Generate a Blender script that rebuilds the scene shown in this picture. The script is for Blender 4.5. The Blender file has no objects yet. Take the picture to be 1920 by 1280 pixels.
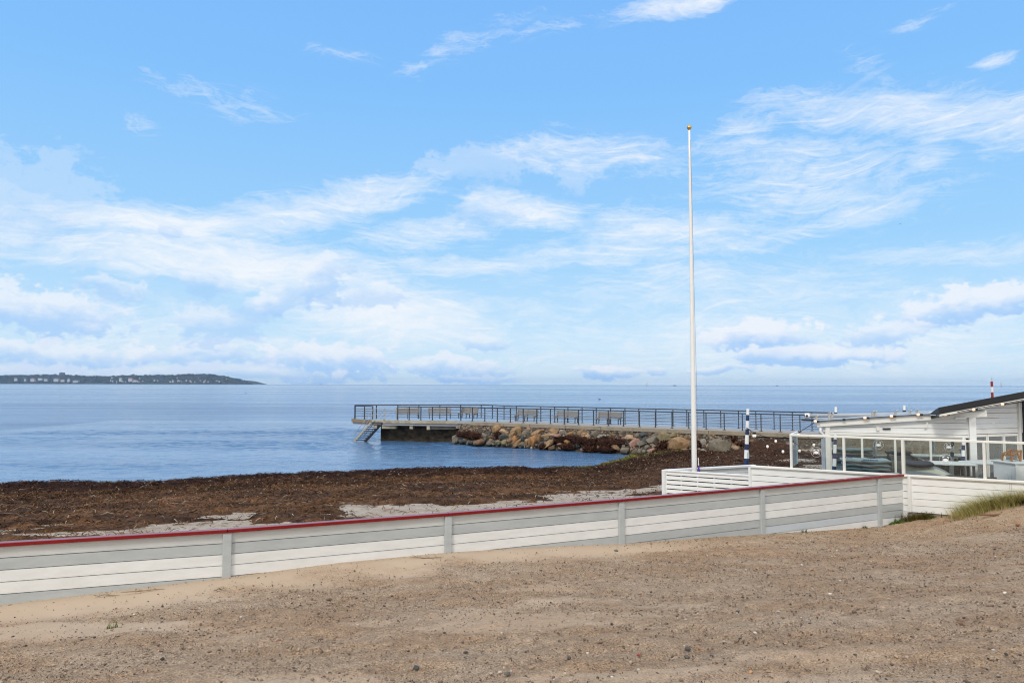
import bpy, bmesh, math, random
import numpy as np
from mathutils import Vector, Matrix

rnd = random.Random(7)
RS = np.random.RandomState(11)
C = bpy.context.scene.collection
scene = bpy.context.scene

# ------------------------------------------------------------------ camera
FPX = 1360.0
H = 4.8
PITCH = math.atan(80.7 / FPX)
ROLL = 0.0022
F_ = np.array([0, math.cos(PITCH), math.sin(PITCH)])
U0 = np.array([0, -math.sin(PITCH), math.cos(PITCH)])
R0 = np.array([1.0, 0, 0])
U_ = U0 * math.cos(ROLL) - R0 * math.sin(ROLL)
R_ = R0 * math.cos(ROLL) + U0 * math.sin(ROLL)
CAM = np.array([0, 0, H])
cd = bpy.data.cameras.new('camera')
cd.sensor_width = 36
cd.lens = FPX / 1920 * 36
cd.clip_start = 0.1
cd.clip_end = 60000
cam = bpy.data.objects.new('camera', cd)
C.objects.link(cam)
cam.matrix_world = Matrix(((R_[0], U_[0], -F_[0], 0), (R_[1], U_[1], -F_[1], 0), (R_[2], U_[2], -F_[2], H), (0, 0, 0, 1)))
scene.camera = cam


def ray(x, y):
    return F_ + R_ * (x - 960) / FPX - U_ * (y - 640) / FPX


def az_(x, y, z):
    d = ray(x, y)
    return CAM + d * ((z - H) / d[2])


def ay(x, y, Y):
    d = ray(x, y)
    return CAM + d * (Y / d[1])


# ------------------------------------------------------------------ light and exposure
SUN_EL, SUN_AZ = math.radians(46), math.radians(-152)     # azimuth measured from +Y towards +X
SUN_STRENGTH, SUN_SIZE = 1.75, math.radians(11)
SKY_STRENGTH = 0.13
scene.view_settings.view_transform = 'Standard'
scene.view_settings.look = 'None'
scene.view_settings.exposure = 0.0
scene.view_settings.gamma = 1.0
scene.cycles.use_denoising = True
scene.cycles.filter_width = 1.1
sd_ = bpy.data.lights.new('sun', 'SUN')
sd_.energy = SUN_STRENGTH
sd_.angle = SUN_SIZE
sd_.color = (1.0, 0.945, 0.86)
sun = bpy.data.objects.new('sun', sd_)
C.objects.link(sun)
sdir = Vector((math.sin(SUN_AZ) * math.cos(SUN_EL), math.cos(SUN_AZ) * math.cos(SUN_EL), math.sin(SUN_EL)))
sun.rotation_euler = sdir.to_track_quat('Z', 'Y').to_euler()
sun.location = sdir * 40


def lin(r, g, b):
    f = lambda c: (c / 255 / 12.92) if c / 255 <= 0.04045 else ((c / 255 + 0.055) / 1.055) ** 2.4
    return (f(r), f(g), f(b), 1.0)


class NT:
    """small helper round a node tree"""
    def __init__(s, tree):
        s.t = tree
        s.n = tree.nodes
        s.l = tree.links

    def add(s, typ, **kw):
        nd = s.n.new(typ)
        for k, v in kw.items():
            setattr(nd, k, v)
        return nd

    def set(s, sock, v):
        if isinstance(v, bpy.types.NodeSocket):
            s.l.new(v, sock)
        elif v is not None:
            sock.default_value = v

    def math(s, op, a, b=None, c=None, clamp=False):
        nd = s.add('ShaderNodeMath', operation=op, use_clamp=clamp)
        s.set(nd.inputs[0], a)
        s.set(nd.inputs[1], b)
        s.set(nd.inputs[2], c)
        return nd.outputs[0]

    def vmath(s, op, a, b=None, scale=None):
        nd = s.add('ShaderNodeVectorMath', operation=op)
        s.set(nd.inputs[0], a)
        s.set(nd.inputs[1], b)
        if scale is not None:
            s.set(nd.inputs['Scale'], scale)
        return nd.outputs['Value'] if op in ('LENGTH', 'DOT_PRODUCT') else nd.outputs[0]

    def mix(s, fac, a, b, blend='MIX'):
        nd = s.add('ShaderNodeMix', data_type='RGBA', blend_type=blend)
        s.set(nd.inputs[0], fac)
        s.set(nd.inputs[6], a)
        s.set(nd.inputs[7], b)
        return nd.outputs[2]

    def rng(s, v, a, b, c=0.0, d=1.0, smooth=True):
        nd = s.add('ShaderNodeMapRange', interpolation_type='SMOOTHSTEP' if smooth else 'LINEAR')
        s.set(nd.inputs[0], v)
        for i, q in enumerate((a, b, c, d)):
            s.set(nd.inputs[1 + i], q)
        return nd.outputs[0]

    def mapping(s, v, loc=(0, 0, 0), rot=(0, 0, 0), scale=(1, 1, 1), typ='POINT'):
        nd = s.add('ShaderNodeMapping', vector_type=typ)
        s.set(nd.inputs[0], v)
        nd.inputs[1].default_value = loc
        nd.inputs[2].default_value = rot
        nd.inputs[3].default_value = scale
        return nd.outputs[0]

    def noise(s, v, scale, detail=4, rough=0.55, dist=0.0, col=False):
        nd = s.add('ShaderNodeTexNoise')
        s.set(nd.inputs['Vector'], v)
        nd.inputs['Scale'].default_value = scale
        nd.inputs['Detail'].default_value = detail
        nd.inputs['Roughness'].default_value = rough
        nd.inputs['Distortion'].default_value = dist
        return nd.outputs[1] if col else nd.outputs[0]

    def ramp(s, v, stops):
        nd = s.add('ShaderNodeValToRGB')
        s.set(nd.inputs[0], v)
        el = nd.color_ramp.elements
        while len(el) < len(stops):
            el.new(0.5)
        for e, (p, c) in zip(el, stops):
            e.position = p
            e.color = c
        return nd.outputs[0]


# ------------------------------------------------------------------ sky with its clouds (world, by direction)
world = bpy.data.worlds.new('World')
scene.world = world
world.use_nodes = True
W = NT(world.node_tree)
W.n.clear()
sky = W.add('ShaderNodeTexSky', sky_type='NISHITA', sun_disc=False, sun_elevation=SUN_EL, sun_rotation=SUN_AZ,
            altitude=0, air_density=1.0, dust_density=0.4, ozone_density=1.6)
geo = W.add('ShaderNodeNewGeometry')
dvec = W.vmath('SCALE', geo.outputs['Incoming'], scale=-1.0)
tc = W.add('ShaderNodeTexCoord')
dvec = tc.outputs['Generated']
sep = W.add('ShaderNodeSeparateXYZ')
W.set(sep.inputs[0], dvec)
azn = W.math('ARCTAN2', sep.outputs[0], sep.outputs[1])
eln = W.math('ARCSINE', sep.outputs[2])
cmb = W.add('ShaderNodeCombineXYZ')
W.set(cmb.inputs[0], azn)
W.set(cmb.inputs[1], eln)
AE = cmb.outputs[0]
skyc = sky.outputs[0]
hs = W.add('ShaderNodeHueSaturation')
hs.inputs['Saturation'].default_value = 1.25
hs.inputs['Value'].default_value = 1.0
W.set(hs.inputs['Color'], skyc)
# the daylight blue over the sea pales towards the horizon
K = 1.0 / SKY_STRENGTH
def kc(r, g, b):
    c = lin(r, g, b)
    return (c[0] * K, c[1] * K, c[2] * K, 1)
grad = W.ramp(W.rng(eln, 0.0, 0.62, 0, 1, smooth=False), [
    (0.0, lin(214, 236, 252)), (0.10, lin(200, 231, 254)), (0.30, lin(161, 213, 255)), (0.62, lin(135, 196, 255)), (1.0, lin(123, 183, 253))])
gradk = W.vmath('SCALE', grad, scale=K)
skycol = W.mix(0.95, hs.outputs[0], gradk)


def dirae(px, py):
    d = ray(px, py)
    d = d / np.linalg.norm(d)
    return math.atan2(d[0], d[1]), math.asin(d[2])


def blob(px, py, rx, ry, ang):
    a, e = dirae(px, py)
    m = W.mapping(AE, loc=(a, e, 0), rot=(0, 0, math.radians(-ang)), scale=(rx / FPX, ry / FPX, 1), typ='TEXTURE')
    return m


warp = W.noise(W.mapping(AE, scale=(1, 1.6, 1)), 5.5, 5, 0.6, col=True)
warp2 = W.vmath('SCALE', W.vmath('SUBTRACT', warp, (0.5, 0.5, 0.5)), scale=0.055)
AEw = W.vmath('ADD', AE, warp2)
# streaky cirrus texture
st1 = W.noise(W.mapping(AEw, rot=(0, 0, math.radians(8)), scale=(3.2, 17.0, 1)), 2.2, 7, 0.62, 0.4)
st2 = W.noise(W.mapping(AEw, rot=(0, 0, math.radians(-14)), scale=(9, 34.0, 1), loc=(3, 1, 0)), 2.4, 7, 0.66, 0.3)
streak = W.math('ADD', W.math('MULTIPLY', st1, 0.6), W.math('MULTIPLY', st2, 0.4))
CIRRUS = [(330, 422, 330, 46, 1, .9), (650, 372, 260, 52, 10, .72), (430, 495, 470, 62, -4, .95), (720, 585, 330, 88, -8, .85),
          (990, 400, 200, 44, -6, .8), (800, 440, 220, 48, 4, .6), (1230, 428, 360, 60, -5, .66), (1110, 285, 320, 56, -4, .6),
          (1530, 335, 330, 118, -6, .56), (1680, 208, 360, 62, -8, .68), (1870, 225, 200, 80, -14, .64), (900, 80, 240, 42, 17, .34),
          (1280, 6, 210, 26, 2, .75), (440, 180, 190, 46, -4, .4), (1600, 412, 220, 36, 13, .55), (1800, 480, 300, 40, -3, .5),
          (230, 610, 380, 80, 0, .5), (1500, 640, 900, 120, 2, .55), (1725, 22, 110, 20, 3, .42), (1870, 113, 50, 16, -6, .6),
          (500, 660, 800, 70, 0, .42), (1050, 480, 260, 36, 0, .5), (640, 95, 160, 20, -3, .34), (1640, 140, 120, 50, -40, .4),
          (1740, 300, 110, 60, 40, .5), (260, 230, 60, 26, 0, .4), (720, 350, 190, 34, 8, .7), (540, 402, 260, 40, 6, .75), (860, 500, 320, 32, 2, .6), (1150, 475, 320, 50, 0, .55), (1330, 540, 560, 110, -4, .48), (1450, 440, 280, 40, 6, .6), (1400, 250, 200, 60, 12, .5), (820, 105, 150, 26, 18, .38), (1020, 60, 170, 30, 14, .38), (1180, 30, 130, 24, 8, .38), (40, 430, 160, 70, 0, .6), (1000, 590, 260, 50, 0, .4)]
acc = None
for (px, py, rx, ry, an, de) in CIRRUS:
    m = W.mapping(AEw, loc=(*dirae(px, py), 0), rot=(0, 0, math.radians(an)), scale=(rx * 1.22 / FPX, ry * 1.28 / FPX, 1), typ='TEXTURE')
    v = W.rng(W.vmath('LENGTH', m), 0.0, 1.05, de, 0.0)
    acc = v if acc is None else W.math('MAXIMUM', acc, v)
st3 = W.noise(W.mapping(W.vmath('ADD', AE, W.vmath('SCALE', W.vmath('SUBTRACT', warp, (0.5, 0.5, 0.5)), scale=0.16)), rot=(0, 0, math.radians(-4)), scale=(14, 60.0, 1), loc=(1, 4, 0)), 2.2, 6, 0.68, 0.15)
stn = W.rng(W.math('ADD', W.math('MULTIPLY', streak, 0.7), W.math('MULTIPLY', st3, 0.3)), 0.37, 0.63, 0, 1, smooth=False)
cir = W.math('SUBTRACT', W.math('MULTIPLY', acc, 1.62), W.math('MULTIPLY', W.math('SUBTRACT', 1.0, stn), 0.85))
cir = W.rng(cir, 0.0, 1.08, 0, 1, smooth=False)
skycol = W.mix(W.math('MULTIPLY', cir, 0.9), skycol, kc(244, 249, 255))
# finer combed fibres inside the highest streaks
fsrc = W.vmath('ADD', AE, W.vmath('SCALE', W.vmath('SUBTRACT', W.noise(W.mapping(AE, scale=(1, 1.5, 1)), 4.5, 1, 0.4, col=True), (0.5, 0.5, 0.5)), scale=0.12))
fmask = W.rng(acc, 0.12, 0.62, 0, 1)
f1 = W.noise(W.mapping(fsrc, rot=(0, 0, math.radians(9)), scale=(4.5, 48, 1), loc=(2, 7, 0)), 2.0, 6, 0.62, 0.0)
f2 = W.noise(W.mapping(fsrc, rot=(0, 0, math.radians(-16)), scale=(5.5, 64, 1), loc=(6, 3, 0)), 2.0, 6, 0.62, 0.0)
fib = W.rng(W.math('MAXIMUM', f1, f2), 0.52, 0.74, 0, 1)
skycol = W.mix(W.math('MULTIPLY', W.math('MULTIPLY', fib, fmask), 0.62), skycol, kc(248, 251, 255))
# low heaps of cloud: blue-grey below, white above
cn = W.noise(W.mapping(AE, scale=(1, 1.5, 1)), 26.0, 7, 0.6, 0.3)
cn2 = W.noise(W.mapping(AE, scale=(1, 1.3, 1), loc=(5, 2, 0)), 70.0, 6, 0.65)
cnz = W.math('ADD', W.math('MULTIPLY', W.math('SUBTRACT', cn, 0.5), 2.4), W.math('MULTIPLY', W.math('SUBTRACT', cn2, 0.5), 1.3))
CUM = [(60, 578, 130, 50, 0, .8, 0), (120, 662, 190, 36, 0, .75, 0), (390, 665, 120, 42, 0, .7, 0), (620, 675, 150, 50, 0, .85, 0), (860, 688, 115, 28, 0, .8, 0),
       (1425, 632, 112, 40, 3, 1.0, .25), (1835, 572, 140, 32, 4, .9, .2), (1640, 618, 85, 28, 3, .7, .1), (1510, 668, 150, 24, 3, .9, -.1),
       (1130, 699, 84, 18, 0, .9, 0), (1350, 697, 70, 13, 0, .7, 0), (1228, 694, 18, 12, 0, .6, 0), (600, 530, 50, 52, 30, .6, -.2), (410, 612, 95, 44, 0, .55, -.25),
       (705, 560, 70, 30, 0, .5, -.2), (540, 562, 60, 36, 20, .55, -.3), (385, 540, 60, 32, 0, .5, -.1), (905, 641, 52, 20, 0, .6, 0), (480, 582, 60, 30, 0, .5, -.3),
       (60, 345, 130, 75, 0, .26, .6), (900, 312, 130, 52, 0, .3, .6), (1072, 330, 42, 36, 0, .3, .6), (200, 540, 52, 24, -10, .55, -.1), (330, 432, 24, 30, 0, .4, -.2),
       (920, 402, 90, 30, 0, .35, -.1), (910, 708, 90, 12, 0, .6, -.3), (250, 700, 400, 24, 0, .6, .2), (30, 390, 90, 50, 0, .2, -.1)]
for (px, py, rx, ry, an, de, sh) in CUM:
    m = W.mapping(AEw, loc=(*dirae(px, py), 0), rot=(0, 0, math.radians(an)), scale=(rx * .98 / FPX, ry * .92 / FPX, 1), typ='TEXTURE')
    ln = W.vmath('LENGTH', m)
    al = W.rng(W.math('SUBTRACT', cnz, ln), -1.02, -0.62, 0, de * .95)
    sp = W.add('ShaderNodeSeparateXYZ')
    W.set(sp.inputs[0], m)
    shade = W.rng(W.math('MULTIPLY_ADD', cnz, 0.55, sp.outputs[1]), -0.45 - sh, 0.55 - sh, 0, 1)
    cc = W.mix(shade, kc(166, 207, 252), kc(240, 246, 255))
    skycol = W.mix(al, skycol, cc)
# unseen bright veil of cloud overhead and behind the viewer, added as neutral fill
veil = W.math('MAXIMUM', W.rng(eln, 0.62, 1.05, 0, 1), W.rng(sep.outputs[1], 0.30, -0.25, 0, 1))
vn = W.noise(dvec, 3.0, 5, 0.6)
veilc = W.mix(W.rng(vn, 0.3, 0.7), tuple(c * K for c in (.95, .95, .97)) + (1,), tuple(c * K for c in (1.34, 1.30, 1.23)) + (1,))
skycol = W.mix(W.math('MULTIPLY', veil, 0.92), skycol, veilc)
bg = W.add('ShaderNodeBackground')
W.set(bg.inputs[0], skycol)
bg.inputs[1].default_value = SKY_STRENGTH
wo = W.add('ShaderNodeOutputWorld')
W.l.new(bg.outputs[0], wo.inputs[0])


# ------------------------------------------------------------------ mesh helpers
def tag(o, label=None, cat=None, group=None, kind=None):
    if label:
        o['label'] = label
    if cat:
        o['category'] = cat
    if group:
        o['group'] = group
    if kind:
        o['kind'] = kind
    return o


def empty(name, loc=(0, 0, 0), rz=0.0):
    o = bpy.data.objects.new(name, None)
    o.empty_display_size = 0.2
    o.location = [float(c) for c in loc]
    o.rotation_euler = (0, 0, rz)
    C.objects.link(o)
    return o


def thing(name, label, cat, loc=(0, 0, 0), rz=0.0, group=None):
    return tag(empty(name, loc, rz), label, cat, group)


def fastmesh(name, V, F, mats, matidx=None, colors=None, smooth=False, parent=None):
    V = np.asarray(V, dtype=np.float32)
    F = np.asarray(F, dtype=np.int32)
    me = bpy.data.meshes.new(name)
    me.vertices.add(len(V))
    me.vertices.foreach_set('co', V.ravel())
    k = F.shape[1]
    me.loops.add(F.size)
    me.loops.foreach_set('vertex_index', F.ravel())
    me.polygons.add(len(F))
    me.polygons.foreach_set('loop_start', np.arange(0, F.size, k, dtype=np.int32))
    me.polygons.foreach_set('loop_total', np.full(len(F), k, dtype=np.int32))
    if matidx is not None:
        me.polygons.foreach_set('material_index', np.asarray(matidx, dtype=np.int32))
    me.polygons.foreach_set('use_smooth', np.full(len(F), bool(smooth)))
    me.update(calc_edges=True)
    for m in (mats if isinstance(mats, (list, tuple)) else [mats]):
        me.materials.append(m)
    if colors is not None:
        ca = me.color_attributes.new('tone', 'FLOAT_COLOR', 'POINT')
        cc = np.ones((len(V), 4), dtype=np.float32)
        cc[:, :3] = colors
        ca.data.foreach_set('color', cc.ravel())
    o = bpy.data.objects.new(name, me)
    C.objects.link(o)
    if parent:
        o.parent = parent
    return o


class MB:
    """collects shapes and links them as one mesh object"""
    def __init__(s):
        s.v = []
        s.f = []
        s.m = []

    def hexa(s, p, mi=0):
        b = len(s.v)
        s.v += [tuple(float(c) for c in q) for q in p]
        for q in ((0, 3, 2, 1), (4, 5, 6, 7), (0, 1, 5, 4), (1, 2, 6, 5), (2, 3, 7, 6), (3, 0, 4, 7)):
            s.f.append(tuple(b + i for i in q))
            s.m.append(mi)
        return s

    def box(s, x0, x1, y0, y1, z0, z1, mi=0):
        return s.hexa([(x0, y0, z0), (x1, y0, z0), (x1, y1, z0), (x0, y1, z0), (x0, y0, z1), (x1, y0, z1), (x1, y1, z1), (x0, y1, z1)], mi)

    def bar(s, a, b, w, h, up=(0, 0, 1), mi=0):
        """box from a to b, w across, h along up, centred on the line"""
        a, b, up = Vector(a), Vector(b), Vector(up)
        d = (b - a).normalized()
        sd = d.cross(up)
        if sd.length < 1e-5:
            sd = d.cross(Vector((1, 0, 0)))
        sd.normalize()
        u = sd.cross(d).normalized()
        sd *= w / 2
        u *= h / 2
        return s.hexa([a - sd - u, b - sd - u, b + sd - u, a + sd - u, a - sd + u, b - sd + u, b + sd + u, a + sd + u], mi)

    def tube(s, path, r, n=8, mi=0, cap=True):
        path = [Vector(p) for p in path]
        rs = r if isinstance(r, (list, tuple)) else [r] * len(path)
        base = len(s.v)
        ref = Vector((0.13, 0.21, 0.97))
        for i, p in enumerate(path):
            d = (path[min(i + 1, len(path) - 1)] - path[max(i - 1, 0)]).normalized()
            if abs(d.dot(ref)) > 0.96:
                rr = Vector((1, 0.1, 0))
            else:
                rr = ref
            a = d.cross(rr).normalized()
            b = d.cross(a).normalized()
            for k in range(n):
                t = 2 * math.pi * k / n
                s.v.append(tuple(p + (a * math.cos(t) + b * math.sin(t)) * rs[i]))
        for i in range(len(path) - 1):
            for k in range(n):
                k2 = (k + 1) % n
                s.f.append((base + i * n + k, base + i * n + k2, base + (i + 1) * n + k2, base + (i + 1) * n + k))
                s.m.append(mi)
        if cap:
            s.f.append(tuple(base + k for k in range(n))[::-1])
            s.m.append(mi)
            s.f.append(tuple(base + (len(path) - 1) * n + k for k in range(n)))
            s.m.append(mi)
        return s

    def lathe(s, prof, loc=(0, 0, 0), n=12, mi=0):
        """profile of (radius, z)"""
        base = len(s.v)
        for (r, z) in prof:
            for k in range(n):
                t = 2 * math.pi * k / n
                s.v.append((loc[0] + r * math.cos(t), loc[1] + r * math.sin(t), loc[2] + z))
        for i in range(len(prof) - 1):
            for k in range(n):
                k2 = (k + 1) % n
                s.f.append((base + i * n + k, base + i * n + k2, base + (i + 1) * n + k2, base + (i + 1) * n + k))
                s.m.append(mi)
        s.f.append(tuple(base + k for k in range(n))[::-1])
        s.m.append(mi)
        s.f.append(tuple(base + (len(prof) - 1) * n + k for k in range(n)))
        s.m.append(mi)
        return s

    def poly(s, pts, thick, mi=0):
        """flat polygon given as points, extruded along its normal by thick"""
        P = [Vector(p) for p in pts]
        nrm = (P[1] - P[0]).cross(P[2] - P[0]).normalized() * thick
        b = len(s.v)
        n = len(P)
        s.v += [tuple(p) for p in P] + [tuple(p + nrm) for p in P]
        s.f.append(tuple(b + i for i in range(n))[::-1])
        s.f.append(tuple(b + n + i for i in range(n)))
        s.m += [mi, mi]
        for i in range(n):
            j = (i + 1) % n
            s.f.append((b + i, b + j, b + n + j, b + n + i))
            s.m.append(mi)
        return s

    def build(s, name, mats, parent=None, smooth=False, bevel=0.0, off=None):
        me = bpy.data.meshes.new(name)
        me.from_pydata(s.v, [], s.f)
        for m in (mats if isinstance(mats, (list, tuple)) else [mats]):
            me.materials.append(m)
        me.polygons.foreach_set('material_index', s.m)
        bm = bmesh.new()
        bm.from_mesh(me)
        bmesh.ops.recalc_face_normals(bm, faces=bm.faces)
        if bevel > 0:
            bmesh.ops.bevel(bm, geom=bm.edges[:], offset=bevel, segments=1, affect='EDGES', clamp_overlap=True)
        bm.to_mesh(me)
        bm.free()
        if smooth:
            me.polygons.foreach_set('use_smooth', [True] * len(me.polygons))
        o = bpy.data.objects.new(name, me)
        C.objects.link(o)
        if parent:
            o.parent = parent
            # shapes are given in world metres unless the thing is a local prototype
            if off is None:
                o.matrix_parent_inverse = Matrix.LocRotScale(parent.location, parent.rotation_euler, None).inverted()
        return o


def dup(root, loc, rz=None, label=None, group=None):
    r = root.copy()
    C.objects.link(r)
    r.location = [float(c) for c in loc]
    if rz is not None:
        r.rotation_euler = (0, 0, rz)
    if label:
        r['label'] = label
    if group:
        r['group'] = group
    for ch in [o for o in root.children]:
        c = ch.copy()
        C.objects.link(c)
        c.parent = r
        for g in [o for o in ch.children]:
            d = g.copy()
            C.objects.link(d)
            d.parent = c
    return r


# ------------------------------------------------------------------ numpy noise
def _h(ix, iy, seed):
    n = (ix.astype(np.int64) * 374761393 + iy.astype(np.int64) * 668265263 + seed * 1442695041) & 0x7fffffff
    n = ((n ^ (n >> 13)) * 1274126177) & 0x7fffffff
    return ((n ^ (n >> 16)) & 0xffff) / 65535.0


def vnoise(x, y, seed=0):
    x = np.asarray(x, float)
    y = np.asarray(y, float)
    ix, iy = np.floor(x), np.floor(y)
    fx, fy = x - ix, y - iy
    fx, fy = fx * fx * (3 - 2 * fx), fy * fy * (3 - 2 * fy)
    a, b = _h(ix, iy, seed), _h(ix + 1, iy, seed)
    c, d = _h(ix, iy + 1, seed), _h(ix + 1, iy + 1, seed)
    return (a + (b - a) * fx) * (1 - fy) + (c + (d - c) * fx) * fy


def fbm(x, y, o=4, seed=0, rough=0.5):
    t, am, s = 0.0, 1.0, 0.0
    for i in range(o):
        t = t + am * vnoise(x * 2 ** i + 17.3 * i, y * 2 ** i + 9.1 * i, seed + i)
        s += am
        am *= rough
    return t / s


def sstep(a, b, v):
    t = np.clip((np.asarray(v, float) - a) / (b - a), 0, 1)
    return t * t * (3 - 2 * t)


# ------------------------------------------------------------------ materials
def pmat(name, col, rough=0.6, var=0.0, scale=8.0, col2=None, bump=0.0, bscale=40.0, metal=0.0, spec=0.5, stretch=(1, 1, 1), attr=None, detail=5):
    m = bpy.data.materials.new(name)
    m.use_nodes = True
    t = NT(m.node_tree)
    b = t.n['Principled BSDF']
    b.inputs['Roughness'].default_value = rough
    b.inputs['Metallic'].default_value = metal
    b.inputs['Specular IOR Level'].default_value = spec
    co = t.add('ShaderNodeTexCoord').outputs['Object']
    co = t.mapping(co, scale=stretch)
    base = col
    if attr:
        base = t.add('ShaderNodeAttribute', attribute_name=attr).outputs['Color']
    if col2 is not None:
        nz = t.noise(co, scale, detail, 0.6)
        base = t.mix(t.rng(nz, 0.35, 0.68), base, col2)
    if var > 0:
        nz = t.noise(co, scale * 2.7, 4, 0.6)
        g = t.rng(nz, 0.2, 0.8, 1 - var, 1 + var, smooth=False)
        base = t.mix(1.0, base, g, 'MULTIPLY')
    t.set(b.inputs['Base Color'], base)
    if bump > 0:
        bn = t.add('ShaderNodeBump')
        bn.inputs['Strength'].default_value = 1.0
        bn.inputs['Distance'].default_value = bump
        t.set(bn.inputs['Height'], t.noise(co, bscale, 4, 0.6))
        t.l.new(bn.outputs[0], b.inputs['Normal'])
    return m


M = {}
M['white'] = pmat('white_paint', (.80, .81, .80, 1), .45, .05, 1.5, col2=(.77, .77, .75, 1), bump=.001, bscale=25, stretch=(1, 1, 3))
M['cream'] = pmat('cream_paint', (.79, .78, .73, 1), .45, .05, 2.0)
M['board_grey'] = pmat('grey_board', (.55, .575, .57, 1), .42, .09, 1.1, col2=(.51, .535, .53, 1), stretch=(1, 1, 4))
M['board_dark'] = pmat('mid_grey_board', (.445, .48, .49, 1), .42, .09, 1.1, col2=(.41, .445, .455, 1), stretch=(1, 1, 4))
M['board_white'] = pmat('white_board', (.745, .765, .765, 1), .42, .08, 1.1, col2=(.71, .725, .715, 1), stretch=(1, 1, 4))
M['board_blue'] = pmat('bluish_board', (.52, .58, .63, 1), .42, .05, 1.1, stretch=(1, 1, 4))
M['gap'] = pmat('groove', (.16, .16, .16, 1), .8, .1)
M['red'] = pmat('red_paint', (.20, .004, .007, 1), .22, .15, 2.0, spec=.6)
M['concrete'] = pmat('concrete', (.30, .27, .22, 1), .85, .18, 2.0, col2=(.22, .19, .145, 1), bump=.01, bscale=12)
M['deck_top'] = pmat('deck_concrete', (.34, .34, .34, 1), .8, .12, 1.0, bump=.004, bscale=20)
M['coping'] = pmat('coping', (.30, .255, .19, 1), .85, .2, 1.2, col2=(.24, .20, .145, 1), bump=.012, bscale=9)
M['beam'] = pmat('beam_concrete', (.42, .38, .29, 1), .8, .15, 2.0, col2=(.30, .25, .17, 1))
M['timber'] = pmat('weathered_timber', (.26, .19, .12, 1), .8, .2, 3.0, stretch=(1, 1, 6))
M['bench'] = pmat('bench_timber', (.24, .205, .165, 1), .8, .25, 6.0, stretch=(1, 1, 8))
M['rail'] = pmat('dark_steel', (.035, .04, .048, 1), .5, .2, 3.0)
M['galv'] = pmat('galvanised_steel', (.46, .44, .40, 1), .45, .15, 4.0, metal=.3)
M['wire'] = pmat('rail_wire', (.16, .18, .21, 1), .45, .1, 4.0)
M['flag_white'] = pmat('pole_gloss_white', (.80, .79, .76, 1), .25, .03, 1.0)
M['gold'] = pmat('brass', (.72, .48, .16, 1), .28, .1, 8, metal=1.0)
M['navy'] = pmat('navy_paint', (.012, .03, .10, 1), .4, .1, 3)
M['purple'] = pmat('purple_cloth', (.07, .02, .26, 1), .7, .1, 3)
M['brown_rope'] = pmat('brown_rope', (.16, .07, .05, 1), .8)
M['black'] = pmat('black_felt', (.010, .011, .013, 1), .55, .2, 2.0)
M['cable'] = pmat('black_cable', (.012, .012, .014, 1), .5)
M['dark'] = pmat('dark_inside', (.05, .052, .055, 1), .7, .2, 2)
M['grey_pl'] = pmat('grey_plastic', (.36, .39, .42, 1), .4, .08, 3)
M['teal'] = pmat('grey_teal_cushion', (.25, .34, .35, 1), .85, .12, 5, bump=.004, bscale=20)
M['wicker'] = pmat('dark_wicker', (.085, .068, .052, 1), .7, .4, 40)
M['table'] = pmat('pale_table', (.58, .62, .62, 1), .6, .04, 3)
M['orange_wood'] = pmat('oiled_wood', (.32, .13, .035, 1), .5, .2, 6, stretch=(1, 1, 5))
M['navy_cloth'] = pmat('navy_cover', (.012, .022, .045, 1), .7, .2, 6)
M['cov_light'] = pmat('cover_pale', (.40, .42, .36, 1), .7, .1, 3)
M['cov_dark'] = pmat('cover_grey', (.16, .20, .23, 1), .7, .1, 3)
M['red_pl'] = pmat('red_plastic', (.5, .01, .02, 1), .4)
M['mast_red'] = pmat('mast_red', (.28, .02, .015, 1), .5, .1, 3)
M['sticker'] = pmat('sticker_white', (.85, .88, .90, 1), .5)
M['lettering'] = pmat('lettering_blue', (.012, .02, .16, 1), .5)
M['hilltree'] = pmat('far_foliage', (.05, .05, .03, 1), .9, attr='tone')
M['hill'] = pmat('far_hill', (.035, .042, .025, 1), .95, .4, .02, col2=(.06, .05, .03, 1))
M['house_white'] = pmat('house_white', (.50, .50, .48, 1), .7)
M['house_roof'] = pmat('house_tile', (.28, .09, .05, 1), .8)
M['house_grey'] = pmat('house_slate', (.10, .10, .11, 1), .8)
M['leaf'] = pmat('grass_leaf', (.1, .1, .05, 1), .6, attr='tone', spec=.25)
_t = NT(M['leaf'].node_tree)
_tl = _t.add('ShaderNodeBsdfTranslucent')
_at = _t.add('ShaderNodeAttribute', attribute_name='tone')
_t.l.new(_at.outputs['Color'], _tl.inputs[0])
_mx = _t.add('ShaderNodeMixShader')
_mx.inputs[0].default_value = .45
_t.l.new(_t.n['Principled BSDF'].outputs[0], _mx.inputs[1])
_t.l.new(_tl.outputs[0], _mx.inputs[2])
_t.l.new(_mx.outputs[0], _t.n['Material Output'].inputs[0])
M['pebble'] = pmat('pebble', (.2, .2, .2, 1), .75, .25, 60, attr='tone')
M['strand'] = pmat('weed_strand', (.1, .05, .03, 1), .8, attr='tone', spec=.15)
M['stone_small'] = pmat('rubble_stone', (.3, .25, .2, 1), .85, .25, 5, attr='tone', bump=.01, bscale=14)
ROCK = {}
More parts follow.
